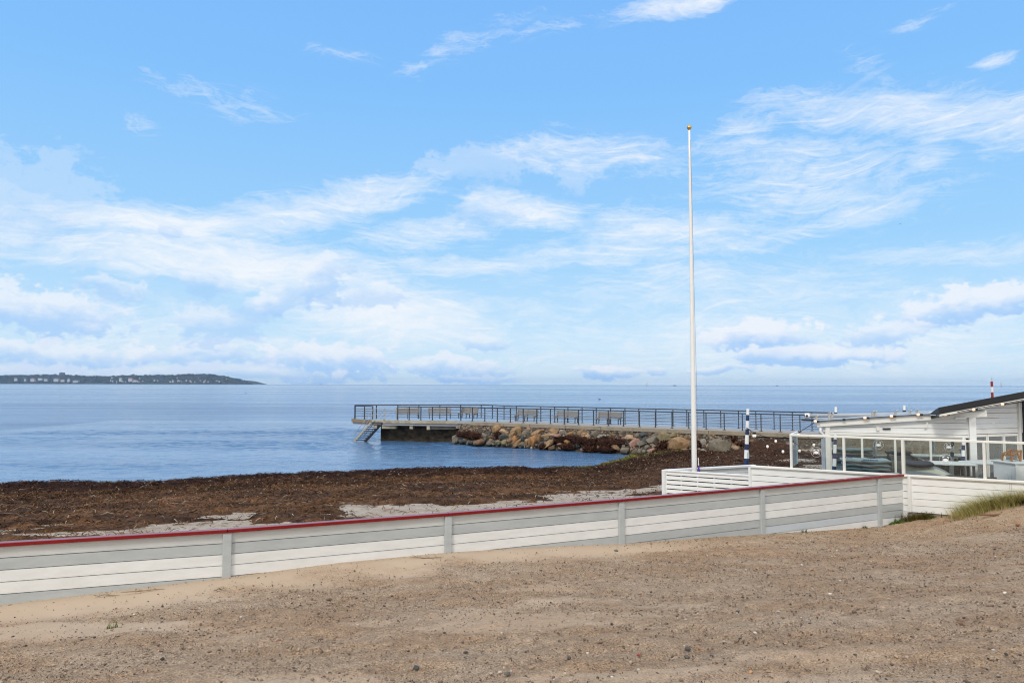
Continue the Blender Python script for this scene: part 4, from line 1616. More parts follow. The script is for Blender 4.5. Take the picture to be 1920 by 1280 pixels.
# ------------------------------------------------------------------ things standing on the terrace behind the glass
def slab(cx, cy_, z0, w, d, h, rz, bulge=.02, seed=0):
    """soft cushion: a rounded, slightly sagging box"""
    bm = bmesh.new()
    bmesh.ops.create_cube(bm, size=1)
    bmesh.ops.subdivide_edges(bm, edges=bm.edges[:], cuts=5, use_grid_fill=True)
    r = random.Random(seed)
    ph = r.uniform(0, 6)
    V = []
    for v in bm.verts:
        x, y, z = v.co
        rr = max(abs(x), abs(y)) * 2
        k = 1 - .10 * (abs(z) * 2) ** 2
        e = (1 - rr ** 4 * .35)
        X_, Y_ = x * w * k, y * d * k
        Z_ = z * h * e + .012 * math.sin(x * 7 + ph) + .008 * math.sin(y * 9 + ph)
        v.co = (cx + X_ * math.cos(rz) - Y_ * math.sin(rz), cy_ + X_ * math.sin(rz) + Y_ * math.cos(rz), z0 + h / 2 + Z_)
    me = bpy.data.meshes.new('cushion')
    bm.to_mesh(me)
    bm.free()
    me.polygons.foreach_set('use_smooth', [True] * len(me.polygons))
    me.materials.append(M['teal'])
    o = bpy.data.objects.new('cushion', me)
    C.objects.link(o)
    return o


rzA = math.atan2(dA[1], dA[0])
stk = [(1603, 17.75, .60, 'left'), (1641, 17.5, .62, 'right')]
ORD = ['topmost', 'second', 'third', 'fourth', 'lowest visible']
for px, Y, wd, side in stk:
    zt = ay(px, 858 if side == 'left' else 860, Y)[2]
    p = ay(px, 870, Y)
    n = 5
    hh = .095
    for k in range(n):
        z0 = zt - hh * (k + 1)
        o = slab(p[0] + rnd.uniform(-.02, .02), p[1], z0, wd + rnd.uniform(-.03, .03), .55, hh * .97, rzA + rnd.uniform(-.05, .05), seed=k + (10 if side == 'left' else 0))
        tag(o, '%s grey teal cushion of the %s stack behind the windscreen' % (ORD[k], side), 'cushion', 'stacks of grey teal cushions')
    # the locker that carries the stack
    lk = MB()
    lk.box(-.33, .33, -.29, .29, 0, zt - hh * n - FLOOR - .02)
    lk.box(-.35, .35, -.31, .31, zt - hh * n - FLOOR - .02, zt - hh * n - FLOOR + .003)
    o = lk.build('locker', M['white'], bevel=.006)
    o.location = (p[0], p[1], FLOOR)
    o.rotation_euler = (0, 0, rzA)
    tag(o, 'white low locker under the %s stack of cushions' % side, 'locker', 'lockers under the cushions')

# covered lounger with striped cover and a navy bag on it
def cover_mesh():
    nx, ny = 40, 16
    P0, P1 = ay(1697, 875, 17.25), ay(1788, 889, 16.75)
    V, mi = [], []
    d = np.array(P1 - P0)
    d[2] = 0
    side = np.array([-d[1], d[0], 0]) / np.linalg.norm(d) * .75
    if side[1] < 0:
        side = -side
    for i in range(nx + 1):
        u = i / nx
        for j in range(ny + 1):
            v = j / ny
            top = 2.93 - .30 * max(0, u - .45) ** 1.4 * 2.2 + .015 * math.sin(9 * u + 3 * v)
            prof = math.sin(math.pi * min(max(v, 0), 1)) ** .45
            z = 1.9 + (top - 1.9) * prof
            p = P0 + d * (u * 1.15 - .05) + side * v
            V.append((p[0], p[1], z))
    F = [(i * (ny + 1) + j, (i + 1) * (ny + 1) + j, (i + 1) * (ny + 1) + j + 1, i * (ny + 1) + j + 1) for i in range(nx) for j in range(ny)]
    m = [1 if (j % 4 in (2, 3)) else 0 for i in range(nx) for j in range(ny)]
    return fastmesh('striped_cover', V, F, [M['cov_light'], M['cov_dark']], matidx=m, smooth=True)


tag(cover_mesh(), 'pale cover with grey stripes draped over terrace furniture behind the glass', 'cover')
bag = slab(*ay(1721, 868, 17.35)[:2], 2.88, .62, .4, .13, rzA, seed=77)
bag.data.materials.clear()
bag.data.materials.append(M['navy_cloth'])
bag.name = 'folded_cover'
tag(bag, 'folded navy blue cover lying on top of the striped cover', 'cover')
gl_ = slab(*ay(1670, 873, 17.3)[:2], 2.35, .55, .5, .40, rzA, seed=5)
gl_.data.materials.clear()
gl_.data.materials.append(pmat('pale_cover', (.34, .41, .42, 1), .7, .08, 3))
gl_.name = 'pale_cover'
tag(gl_, 'plain pale grey cover beside the right cushion stack', 'cover')


def wicker_chair(x, y, rz, label):
    t = thing('wicker_chair', label, 'chair', (x, y, FLOOR), rz, 'dark woven chairs on the terrace')
    mb = MB()
    mb.box(-.27, .27, -.26, .26, .38, .45)
    mb.build('seat', M['wicker'], t, bevel=.015, off=1)
    mb = MB()
    for k in range(9):
        xx_ = -.26 + .52 * k / 8
        mb.bar((xx_, .25, .45), (xx_, .33, 1.32), .028, .015)
    for z in (.5, .7, .9, 1.1, 1.3):
        yy_ = .25 + .08 * (z - .45) / .87
        mb.bar((-.28, yy_, z), (.28, yy_, z), .035, .05 if z < 1.3 else .06)
    mb.build('backrest', M['wicker'], t, off=1)
    for sx in (-1, 1):
        mb = MB()
        mb.bar((sx * .28, -.22, .68), (sx * .28, .28, .70), .05, .04)
        mb.bar((sx * .28, -.22, .40), (sx * .28, -.22, .68), .04, .04, up=(0, 1, 0))
        mb.build('armrest', M['wicker'], t, off=1)
        for sy in (-1, 1):
            mb = MB()
            mb.bar((sx * .24, sy * .22, 0), (sx * .24, sy * .22, .38), .045, .045, up=(0, 1, 0))
            mb.build('leg', M['wicker'], t, off=1)
    return t


for px, py, Y, rz, lab in ((1769, 873, 17.0, .3, 'dark woven chair nearest the double crab emblem, left of the white corner post'), (1796, 874, 17.2, -.5, 'dark woven chair squeezed against the left side of the white corner post'),
                           (1836, 875, 16.9, .1, 'dark woven chair just right of the white corner post, behind the glass'), (1866, 877, 16.9, -.1, 'dark woven chair between the corner post and the white cabinet')):
    p = ay(px, py, Y)
    wicker_chair(p[0], p[1], rz + math.pi, lab)


def table_(x, y, rz, w, d, zt, label):
    t = thing('table', label, 'table', (x, y, FLOOR), rz, 'pale tables on the terrace')
    mb = MB()
    mb.box(-w / 2, w / 2, -d / 2, d / 2, zt - FLOOR - .04, zt - FLOOR)
    mb.build('tabletop', M['table'], t, bevel=.008, off=1)
    for sx in (-1, 1):
        for sy in (-1, 1):
            mb = MB()
            mb.bar((sx * (w / 2 - .06), sy * (d / 2 - .06), 0), (sx * (w / 2 - .06), sy * (d / 2 - .06), zt - FLOOR - .04), .05, .05, up=(0, 1, 0))
            mb.build('leg', M['rail'], t, off=1)
    return t


p = ay(1780, 868, 17.55)
table_(p[0], p[1], rzA, 1.0, .7, float(p[2]) + .02, 'pale table behind the dark woven chair and double crab emblem')
p = ay(1860, 866, 17.5)
table_(p[0], p[1], .3, 1.3, .7, float(p[2]) + .02, 'pale table behind the chairs left of the white cabinet')
# white cabinet and wooden sun chair at the picture's right edge
cb = thing('cabinet', 'white boarded cabinet on the terrace at the right edge', 'cabinet', (*ay(1910, 880, 16.3)[:2], FLOOR), .15)
zt = float(ay(1905, 865.5, 16.3)[2]) - FLOOR
mb = MB()
mb.box(-.27, .75, -.2, .4, 0, zt - .03)
for k in range(8):
    mb.box(-.20, .75, -.212, -.2, .06 + k * .145, .198 + k * .145)
mb.box(-.275, -.205, -.216, -.2, 0, zt - .03)
mb.build('body', M['white'], cb, bevel=.003, off=1)
mb = MB()
mb.box(-.30, .78, -.23, .43, zt - .03, zt)
mb.build('top', M['table'], cb, bevel=.005, off=1)
mb = MB()
for k in range(3):
    mb.lathe([(.014, 0), (.014, .024)], (-.02 + k * .036, -.216, zt - .165), 6)
mb.build('vent_holes', M['cable'], cb, off=1)
ch = thing('deck_chair', 'oiled wooden deck chair folded up on top of the white cabinet', 'chair', (*ay(1906, 864, 16.35)[:2], zt + FLOOR), .15)
mb = MB()
for yy_ in (0, .26):
    mb.bar((-.12, yy_, 0), (-.10, yy_, .16), .022, .035)
    mb.bar((.10, yy_, .01), (.12, yy_, .255), .022, .035)
    mb.bar((-.11, yy_, .15), (.12, yy_, .245), .022, .03)
    mb.bar((.03, yy_, .20), (.09, yy_, .02), .02, .03)
mb.bar((-.11, 0, .14), (-.11, .26, .14), .02, .03)
mb.bar((.12, 0, .23), (.12, .26, .23), .02, .03)
mb.build('frame', M['orange_wood'], ch, off=1)
mb = MB()
mb.hexa([(-.10, .02, .12), (.09, .02, .02), (.09, .24, .02), (-.10, .24, .12), (-.10, .02, .128), (.09, .02, .028), (.09, .24, .028), (-.10, .24, .128)])
mb.build('canvas', M['grey_pl'], ch, off=1)

# red and white mast behind the dark roof
p = ay(1861.5, 760, 24)
mast = thing('striped_mast', 'red and white banded mast with a thin aerial behind the dark roof', 'mast', (p[0], p[1], 1.2))
zs = [ay(1861.5, y, 24)[2] for y in (715, 725, 735, 760)] + [1.2]
mb = MB()
mb.tube([(p[0] + (z - p[2]) * -.01, p[1], z) for z in zs], .038, 10)
for i in range(4):
    for k in range(10):
        mb.m[i * 10 + k] = i % 2
mb.build('pole', [M['mast_red'], M['white']], mast)
mb = MB()
mb.tube([(p[0], p[1], zs[0]), (p[0], p[1], ay(1862, 707, 24)[2])], .008, 6)
mb.build('aerial', M['galv'], mast)

# ------------------------------------------------------------------ dune plants
def blades(name, pts, h0, h1, lean, cols, parent=None, wid=.006, spread=.9, seg=4):
    n = len(pts)
    a = RS.uniform(0, 2 * np.pi, n)
    Hh = RS.uniform(h0, h1, n)
    out = np.stack([np.cos(a), np.sin(a), np.zeros(n)], 1) * (RS.rand(n)[:, None] * spread) + np.array(lean)
    sd = np.stack([-np.sin(a), np.cos(a), np.zeros(n)], 1)
    rows = []
    Hh *= .55 + .75 * vnoise(pts[:, 0] * 2.1, pts[:, 1] * 2.1, 4)
    for k in range(seg + 1):
        t = k / seg
        c = pts + out * Hh[:, None] * t ** 1.7 + np.array([0, 0, 1.0]) * (Hh * (t - .28 * t * t))[:, None]
        w_ = wid * (1 - t * .85)
        rows += [c - sd * w_, c + sd * w_]
    V = np.stack(rows, 1)
    m_ = V.shape[1]
    b_ = np.arange(n)[:, None] * m_
    F = np.concatenate([b_ + np.array([[2 * k, 2 * k + 1, 2 * k + 3, 2 * k + 2]]) for k in range(seg)], 0)
    cc = np.array(cols)[RS.choice(len(cols), n)] * RS.uniform(.6, 1.4, (n, 1))
    o = fastmesh(name, V.reshape(-1, 3), F, M['leaf'], colors=np.repeat(cc, m_, 0), parent=parent)
    if parent:
        o.matrix_parent_inverse = Matrix.Translation(parent.location).inverted()
    return o


def mound_pts(pix, n, sx, sy):
    P = np.array([ground_hit(q[0], q[1]) for q in pix])[RS.choice(len(pix), n)]
    x, y = P[:, 0] + RS.normal(0, sx, n), P[:, 1] + RS.normal(0, sy, n)
    y = np.minimum(y, fy(x) - .04)
    return np.stack([x, y, front_z(x, y) - .01], 1)


GR = [(.42, .42, .13), (.56, .50, .19), (.66, .55, .26), (.28, .34, .12), (.74, .60, .34)]
line = [(1804, 969, 1), (1812, 967, 1), (1822, 965, 1), (1832, 962, 1), (1842, 958.5, 1), (1852, 955, 1), (1864, 951, 1), (1876, 948, 1), (1888, 945.5, 1), (1900, 944, 1), (1912, 943, 1)]
gc = thing('grass_tuft', 'green and straw coloured dune grass growing on the mound against the white wall', 'grass', ground_hit(1850, 957))
blades('blades', mound_pts(line, 2400, .15, .11), .14, .50, (-.42, -.12, 0), GR, gc, wid=.0042, spread=.95)
blades('long_blades', mound_pts([(1880, 948, 1), (1872, 949, 1), (1850, 955, 1)], 16, .1, .05), .4, .75, (-.15, 0, 0), [(.25, .2, .1), (.14, .13, .06)], gc, wid=.003, spread=.5)
blades('stalk', mound_pts([(1891, 946, 1)], 2, .01, .02), 1.0, 1.05, (-.02, 0, 0), [(.10, .075, .04)], gc, wid=.004, spread=.08)
lv = mound_pts([(1838, 957, 1), (1846, 955, 1), (1886, 946, 1)], 60, .07, .03)
blades('broad_leaves', lv + np.array([0, 0, .18]), .04, .09, (0, -.2, 0), [(.06, .15, .02), (.09, .19, .03)], gc, wid=.016, spread=1.6, seg=2)
dk = thing('dock_plant', 'dark reddish brown seeding plant at the right end of the grassy mound', 'plant', ground_hit(1914, 944))
blades('stems', mound_pts([(1913, 943.5, 1), (1919, 943, 1)], 34, .05, .03), .18, .42, (-.12, 0, 0), [(.09, .03, .02), (.13, .05, .03)], dk, wid=.006, spread=.8)
blades('leaves', mound_pts([(1912, 944, 1), (1918, 943, 1)], 220, .09, .05), .06, .2, (-.1, -.1, 0), [(.10, .12, .03), (.13, .10, .03), (.06, .09, .02)], dk, wid=.012, spread=1.2, seg=3)
sh = thing('low_shrub', 'low olive brown shrub at the corner where fence meets white wall', 'shrub', ground_hit(1718, 975))
blades('twigs', mound_pts([(1700, 977, 1), (1708, 975, 1), (1716, 974, 1), (1726, 973, 1), (1738, 971, 1)], 420, .10, .07), .08, .26, (.0, -.05, 0), [(.13, .10, .025), (.09, .085, .02), (.17, .12, .03)], sh, wid=.007, spread=1.2, seg=3)
blades('leaves', mound_pts([(1682, 981, 1), (1690, 979, 1), (1700, 978, 1), (1744, 970.5, 1)], 220, .07, .05), .03, .09, (0, -.3, 0), [(.10, .21, .02), (.14, .25, .03), (.06, .13, .015)], sh, wid=.018, spread=1.7, seg=2)
for px, py, n, lab in ((1615, 987, 26, 'tiny green sprout at the foot of the fence panel with bluish boards'), (1507, 997, 14, 'small flat green weed at the fence foot near the long right-hand panel'),
                       (851, 1177, 10, 'small yellow green leafy sprig lying on the left-hand sand')):
    if px == 851:
        px, py = 212, 1177
    p = ground_hit(px, py)
    o = blades('weed_sprout', mound_pts([(px, py, 1)], n, .035, .02), .03, .13, (0, 0, 0), [(.09, .16, .03), (.12, .17, .05), (.13, .09, .04)], None, wid=.009, spread=1.2, seg=2)
    tag(o, lab, 'plant')
# grass on the dune to the right of the camera (mirrored in the windows)
N = 9000
gx = RS.normal(13.0, 1.9, N)
gy = RS.normal(7.0, 2.2, N)
ok = (gx - .74 * gy > 1.3) & (front_z(gx, gy) > 3.75)
gp = np.stack([gx[ok], gy[ok], front_z(gx[ok], gy[ok])], 1)
o = blades('dune_grass', gp, .25, .6, (0, 0, 0), [(.06, .10, .03), (.09, .12, .04), (.13, .14, .05)], None, wid=.012, spread=.7)
tag(o, 'green grass covering the top of the dune', 'grass', kind='stuff')
# ------------------------------------------------------------------ pier and breakwater
DZ = 1.85
N0, N1 = np.array([-4.3, 59.55]), np.array([30.0, 37.69])
dN = (N1 - N0) / np.linalg.norm(N1 - N0)
nN = np.array([dN[1], -dN[0]])
if nN[1] > 0:
    nN = -nN                                           # towards the camera
G0, G1 = np.array([.35, 59.85]), np.array([31.0, 39.55])
NL = float(np.linalg.norm(N1 - N0))


def PN(s, t, z):
    q = N0 + dN * s + nN * t
    return (float(q[0]), float(q[1]), z)


pA, pB, pF = (-13.6, 62.35), (-2.6, 64.3), (-11.55, 60.45)
pier = thing('pier', 'concrete pier walkway on a stone breakwater ending in a bathing platform', 'pier', (8, 52, 0))
mb = MB()
mb.poly([PN(-.1, .38, DZ - .22), PN(NL, .38, DZ - .22), (G1[0] + .1, G1[1] + .4, DZ - .22), (G0[0] + .1, G0[1] + .35, DZ - .22)], .215)
mb.build('walkway', M['deck_top'], pier)
mb = MB()
s = 1.55
while s < NL:
    L = rnd.uniform(2.2, 3.6)
    mb.bar(PN(s, .43, DZ - .16 + rnd.uniform(-.01, .01)), PN(min(s + L, NL) - .02, .43 + rnd.uniform(-.015, .015), DZ - .16), .26, .27)
    s += L
mb.build('coping', M['coping'], pier, bevel=.02)
mb = MB()
zs_ = [(-.3, 1.58), (.40, 1.58), (.75, 1.15), (1.25, .55), (1.8, -.9)]
for (t0_, z0_), (t1_, z1_) in zip(zs_[:-1], zs_[1:]):
    mb.hexa([PN(.5, t0_ - .35, -1), PN(NL, t0_ - .35, -1), PN(NL, t1_, -1), PN(.5, t1_, -1), PN(.5, t0_, z0_), PN(NL, t0_, z0_), PN(NL, t1_, z1_), PN(.5, t1_, z1_)])
mb.build('core', pmat('breakwater_core', (.07, .055, .04, 1), .95, .4, 3, col2=(.035, .025, .018, 1), bump=.06, bscale=5), pier)
mb = MB()
mb.poly([(*pF, DZ - .22), (-4.2, 59.25, DZ - .22), (-2.0, 58.1, DZ - .22), (.8, 60.2, DZ - .22), (*pB, DZ - .22), (*pA, DZ - .22)], .218)
mb.build('platform_deck', M['deck_top'], pier)
mb = MB()
mb.bar((pA[0] - .08, pA[1] - .05, DZ - .13), (pF[0] - .08, pF[1] - .05, DZ - .13), .07, .27)
mb.build('edge_plank', M['timber'], pier)
Yn = 60.0


def pbox(name, x0, x1, y0, y1, Y, depth, mat):
    a, b = ay(x0, y0, Y), ay(x1, y1, Y)
    m = MB()
    m.box(a[0], b[0], Y, Y + depth, b[2], a[2])
    return m.build(name, mat, pier, bevel=.01)


mb = MB()
a, b = ay(742, 787.5, 60.2), ay(862, 789.5, 59.1)
mb.bar((pF[0], pF[1] - .03, DZ - .13), (-4.3, 59.2, DZ - .13), .10, .26)
mb.build('edge_beam', M['beam'], pier, bevel=.012)
pbox('support_beam', 701, 707, 792.5, 802.5, 60.35, 1.2, M['beam'])
pbox('support_beam', 716, 743, 793, 803.5, 60.38, .8, M['beam'])
pbox('support_beam', 768, 774, 793.5, 804, 60.0, 2.2, M['beam'])
pbox('support_beam', 800, 806, 794.5, 805.5, 59.7, 2.2, M['beam'])
pbox('support_beam', 806.5, 855, 796, 805, 59.95, .4, M['concrete'])
pbox('support_beam', 855, 861.5, 794, 803, 59.35, .5, M['beam'])
mb = MB()
mb.hexa([(-11.1, 61.75, -1.5), (-4.0, 60.3, -1.5), (-3.0, 63.5, -1.5), (-10.8, 62.4, -1.5), (-11.1, 61.75, 1.6), (-4.0, 60.3, 1.6), (-3.0, 63.5, 1.6), (-10.8, 62.4, 1.6)])
cm = pmat('stained_concrete', (.085, .062, .035, 1), .9, .4, 1.5, col2=(.018, .014, .010, 1), bump=.03, bscale=6, stretch=(1, 1, 2.2))
mb.build('caisson', cm, pier)
mb = MB()
a, b = ay(862, 789.5, 59.0), ay(900, 806, 58.2)
mb.hexa([(-4.3, 59.15, 1.0), (-2.3, 58.0, 1.05), (-1.6, 59.2, 1.05), (-3.6, 60.3, 1.0), (-4.3, 59.15, DZ - .02), (-2.3, 58.0, DZ - .02), (-1.6, 59.2, DZ - .02), (-3.6, 60.3, DZ - .02)])
mb.build('end_block', M['concrete'], pier, bevel=.02)


def railing(name, label, pts, posts, wires=(.26, .46, .66, .86), top=1.10, z=DZ, hgt=.075, extra=None):
    t = thing(name, label, 'railing', (*posts[0], z), group='dark steel railings of the pier')
    for (x, y) in posts:
        mb = MB()
        mb.bar((x, y, z), (x, y, z + top), .075, .05, up=(dN[0], dN[1], 0))
        mb.box(x - .10, x + .10, y - .08, y + .08, z, z + .018)
        mb.build('post', M['rail'], t)
    mb = MB()
    for a, b in zip(pts[:-1], pts[1:]):
        mb.bar((*a, z + top), (*b, z + top), .10, hgt)
    mb.build('top_rail', M['rail'], t)
    for wz in wires:
        mb = MB()
        for a, b in zip(pts[:-1], pts[1:]):
            mb.tube([(*a, z + wz), (*b, z + wz)], .020, 5)
        mb.build('wire', M['wire'], t)
    return t


def on_line(px, P0, P1, py=795):
    h = col_hit(px, tuple(P0), tuple(P1), py)
    return (float(h[0]), float(h[1]))


nearpx = [864, 885.6, 909, 932.5, 957, 981, 1006.5, 1032, 1058, 1085, 1113, 1140.6, 1169, 1199, 1229, 1260, 1291.5, 1324, 1358, 1392, 1427, 1463, 1500, 1538, 1577]
np_ = [on_line(p, N0, N1) for p in nearpx]
platpx = [745.6, 767, 789, 810.6, 837.5]
pl0, pl1 = (-11.55, 60.65), (-4.3, 59.55)
plp = [on_line(p, pl0, pl1) for p in platpx]
railing('pier_railing', 'dark steel railing with four wires along the near edge of the pier', [plp[0], (N0[0], N0[1]), np_[-1]], plp + np_)
farpx = [1014, 1040, 1065, 1091.5, 1118, 1145, 1172, 1198, 1230, 1262, 1288, 1320, 1351.6, 1385, 1417.5, 1451.5, 1486, 1522.5, 1560]
fp_ = [on_line(968, G0, G1)] + [on_line(p, G0, G1) for p in farpx]
railing('pier_railing', 'dark steel railing along the far seaward edge of the pier walkway', [fp_[0], fp_[-1]], fp_, top=1.19)
qA, qB, qC = (pA[0] + .15, pA[1] + .02), (pB[0] - .1, pB[1] - .15), fp_[0]
fp2 = [(qA[0] + (qB[0] - qA[0]) * k / 6, qA[1] + (qB[1] - qA[1]) * k / 6) for k in range(7)] + [(qB[0] + (qC[0] - qB[0]) * k / 3, qB[1] + (qC[1] - qB[1]) * k / 3) for k in (1, 2)]
railing('pier_railing', 'dark steel railing around the far side of the bathing platform', [qA, qB, qC], fp2, top=1.16)
qF = (pF[0] - .1, pF[1] + .55)
railing('pier_railing', 'short dark railing on the left end of the bathing platform', [qA, qF], [(qA[0] + .05, qA[1] - .08), (qA[0] * .45 + qF[0] * .55, qA[1] * .45 + qF[1] * .55), qF])

# bathing stairs with their handrails
stp = thing('bathing_stairs', 'steel bathing stairs with handrails going down into the water', 'stairs', (-11.6, 60.5, DZ))
sT, sB = ay(701, 787, 60.35), ay(668, 823.5, 61.0)
sB = sT + (sB - sT) * 1.12
wv = np.array([.93, -.12, 0])
for k in (0, 1):
    mb = MB()
    mb.bar(sT + wv * k, sB + wv * k, .07, .20)
    mb.build('stringer', M['galv'] if k == 0 else M['rail'], stp)
for k in range(1, 10):
    c = sT + (sB - sT) * (k / 10)
    mb = MB()
    mb.bar(c + [0, 0, -.02], c + wv + [0, 0, -.02], .24, .06, up=(0, 0, 1))
    mb.build('tread', M['rail'], stp)
for k in (0, 1):
    mb = MB()
    o_ = wv * k
    for hz in (.95, .5):
        mb.tube([sT + o_ + [.25, -.02, hz], sT + o_ + [0, 0, hz], sB + o_ + [-.1, 0, hz - .45]], .022, 6)
    for f in (.0, .5):
        c = sT + (sB - sT) * f + o_
        mb.tube([c, c + [0, 0, .95]], .022, 6)
    mb.tube([sT + o_ + [.25, -.02, .95], sT + o_ + [.9, -.1, .95], sT + o_ + [1.0, -.1, .85], sT + o_ + [1.0, -.1, 0]], .022, 6)
    mb.build('handrail', M['galv'], stp)


# benches
def make_bench(label, loc, rz):
    t = thing('bench', label, 'bench', loc, rz, 'slatted benches along the pier railing')
    for k in range(3):
        mb = MB()
        mb.bar((-1.0, -.28 + k * .15, .44), (1.0, -.28 + k * .15, .44), .13, .04)
        mb.build('seat_slat', M['bench'], t, bevel=.005, off=1)
    for k in range(3):
        mb = MB()
        mb.bar((-1.0, .17 + .035 * k, .58 + k * .135), (1.0, .17 + .035 * k, .58 + k * .135), .04, .115)
        mb.build('back_slat', M['bench'], t, bevel=.005, off=1)
    for x in (-.9, 0, .9):
        mb = MB()
        mb.bar((x, .12, 0), (x, .27, .92), .06, .06, up=(0, 1, 0))
        mb.bar((x, -.33, .40), (x, .18, .40), .06, .05)
        mb.bar((x, -.28, .0), (x, -.26, .40), .06, .06, up=(0, 1, 0))
        mb.build('leg', M['rail'], t, off=1)
    return t


rzP = math.atan2(dN[1], dN[0])
bench = None
BEN = [(766, pA, pB, .14, 'weathered bench on the bathing platform nearest the stairs'), (826, pA, pB, .14, 'weathered bench in the middle of the bathing platform'),
       (879, pA, pB, -.7, 'weathered bench seen edge on at the inner end of the bathing platform'), (992, G0, G1, 0, 'weathered bench on the walkway just past the platform step in the railing'),
       (1067, G0, G1, 0, 'weathered bench on the walkway between two other benches'), (1146, G0, G1, 0, 'weathered bench on the walkway nearest the white flagpole')]
for px, P0, P1, dr, lab in BEN:
    h = on_line(px, P0, P1)
    base = math.atan2(P1[1] - P0[1], P1[0] - P0[0])
    x, y = h[0] + .42 * nN[0], h[1] + .42 * nN[1]
    if P0 is pA:
        x, y = h[0], h[1] - .75
        base = 0
    if bench is None:
        bench = make_bench(lab, (x, y, DZ), base + dr)
    else:
        dup(bench, (x, y, DZ), base + dr, lab)

# boulders of the breakwater: (px, py, width, height, tilt, stone)
BO = [(932, 807, 15, 17, 0, 'tan'), (945.5, 810.6, 16, 12, 0, 'pale'), (961, 816, 13, 12, 15, 'tan'), (965, 808, 24, 9, 42, 'tan'), (973, 811, 11, 22, 12, 'tan'), (985.6, 812.5, 14, 10, 0, 'grey'),
      (992.5, 805.6, 9, 9, 0, 'pink'), (1011, 810, 28, 9, 24, 'tan'), (1008, 818, 19, 12, 15, 'brown'), (1022, 818.5, 18, 10, 12, 'pale'), (1040, 808.7, 18, 12, 15, 'tan'), (1054, 811, 15, 11, 0, 'silver'),
      (1036, 817, 12, 7, 0, 'pale'), (1047, 816.5, 13, 6, 0, 'pink'), (1072.5, 813, 18, 8, 5, 'tan'), (1095, 816, 16, 9, 15, 'tan'), (1062, 820, 15, 8, -5, 'silver'), (1090, 810, 15, 7, 25, 'tan'),
      (915, 812, 16, 7, 10, 'slate'), (910, 818, 12, 15, -35, 'grey'), (919, 820, 11, 10, 0, 'brown'), (867.5, 820, 14, 9, 0, 'slate'), (874, 827.5, 16, 9, 0, 'slate'), (853, 822.5, 15, 20, -35, 'grey'),
      (866, 828, 12, 9, 0, 'slate'), (885, 829.5, 13, 8, 0, 'slate'), (899, 829.5, 24, 12, 10, 'brown'), (918, 830.5, 15, 9, 0, 'grey'), (944, 819.5, 16, 10, 0, 'slate'), (934, 830, 12, 9, 25, 'olive'),
      (946, 830, 12, 11, 30, 'olive'), (957, 828, 15, 15, 0, 'brown'), (965, 825, 10, 15, -20, 'orange'), (969.5, 831, 20, 7, 45, 'tan'), (979.5, 822, 10, 13, 0, 'slate'), (979.5, 834, 16, 10, 12, 'grey'),
      (987.5, 829.5, 9, 13, 0, 'tan'), (993, 820.5, 15, 8, 20, 'slate'), (1000.5, 828, 19, 20, 0, 'orange'), (1011, 826, 13, 19, 0, 'brown'), (1014.5, 835, 8, 12, -25, 'slate'), (1029, 832.5, 30, 10, 35, 'tan'),
      (1032.5, 840, 13, 8, 0, 'brown'), (1065, 829, 15, 10, 0, 'orange'), (1050.6, 832.5, 12, 7, 0, 'pink'), (1052.5, 841, 14, 6, 0, 'pink'), (1084, 834, 9, 14, 0, 'slate'), (1075, 837, 9, 9, 0, 'slate'),
      (1100, 817, 16, 9, 15, 'pale'), (1116, 815, 13, 14, 0, 'grey'), (1134, 818, 26, 8, 0, 'silver'), (1151, 817.5, 10, 10, 0, 'brown'), (1180, 821, 20, 10, -5, 'pale'), (1207, 816, 20, 10, 0, 'slate'),
      (1194, 817, 10, 9, 30, 'grey'), (1212, 825, 17, 11, 0, 'slate'), (1224, 827.5, 21, 21, 0, 'grey'), (1230, 816, 15, 10, 0, 'grey'), (1246, 821, 26, 24, 5, 'olive'), (1262, 818, 14, 14, 0, 'olive'),
      (1272.5, 833, 41, 23, 0, 'tan'), (1289, 824, 11, 13, 0, 'brown'), (1126, 837.5, 11, 15, 0, 'tan'), (1154, 838, 21, 11, -32, 'tan'), (1189, 832.5, 21, 12, 40, 'pink'), (1203, 832, 14, 10, 0, 'grey'),
      (1169, 837.5, 8, 7, 0, 'silver'), (1173, 844, 15, 10, 0, 'grey'), (1186, 845, 9, 7, 0, 'brown'), (1191, 847, 13, 9, 0, 'grey'), (1201, 846, 11, 10, 0, 'grey'), (1213, 840, 11, 10, 0, 'grey'),
      (1224, 845.6, 17, 11, 0, 'pink'), (1253, 848, 10, 7, 0, 'silver'), (1285, 843.5, 19, 6, 5, 'pink'), (1296, 836, 8, 10, 0, 'grey'), (1096, 842.5, 15, 7, 10, 'pink'), (1144, 844, 8, 10, 0, 'slate'),
      (1317, 831, 13, 18, 0, 'silver'), (1319, 847, 12, 9, 20, 'silver'), (1330, 837.5, 9, 10, 0, 'tan'), (1350, 836, 40, 27, 30, 'grey'), (1383, 839, 27, 14, 5, 'pale'), (1425, 830, 16, 7, 0, 'brown'),
      (1412, 829, 11, 9, 0, 'brown'), (1110, 827, 12, 8, 0, 'brown'), (1244, 808.5, 12, 8, 0, 'grey'), (1167, 811, 14, 8, 10, 'grey'), (1276, 814, 13, 9, 0, 'olive'), (1306, 822, 12, 12, 0, 'brown'), (1163, 829, 11, 8, 0, 'slate')]
WORD = {'tan': 'tan', 'orange': 'orange brown', 'pale': 'pale sandy', 'pink': 'pinkish', 'grey': 'grey', 'slate': 'dark slate', 'brown': 'brown', 'olive': 'olive tan', 'silver': 'light grey'}
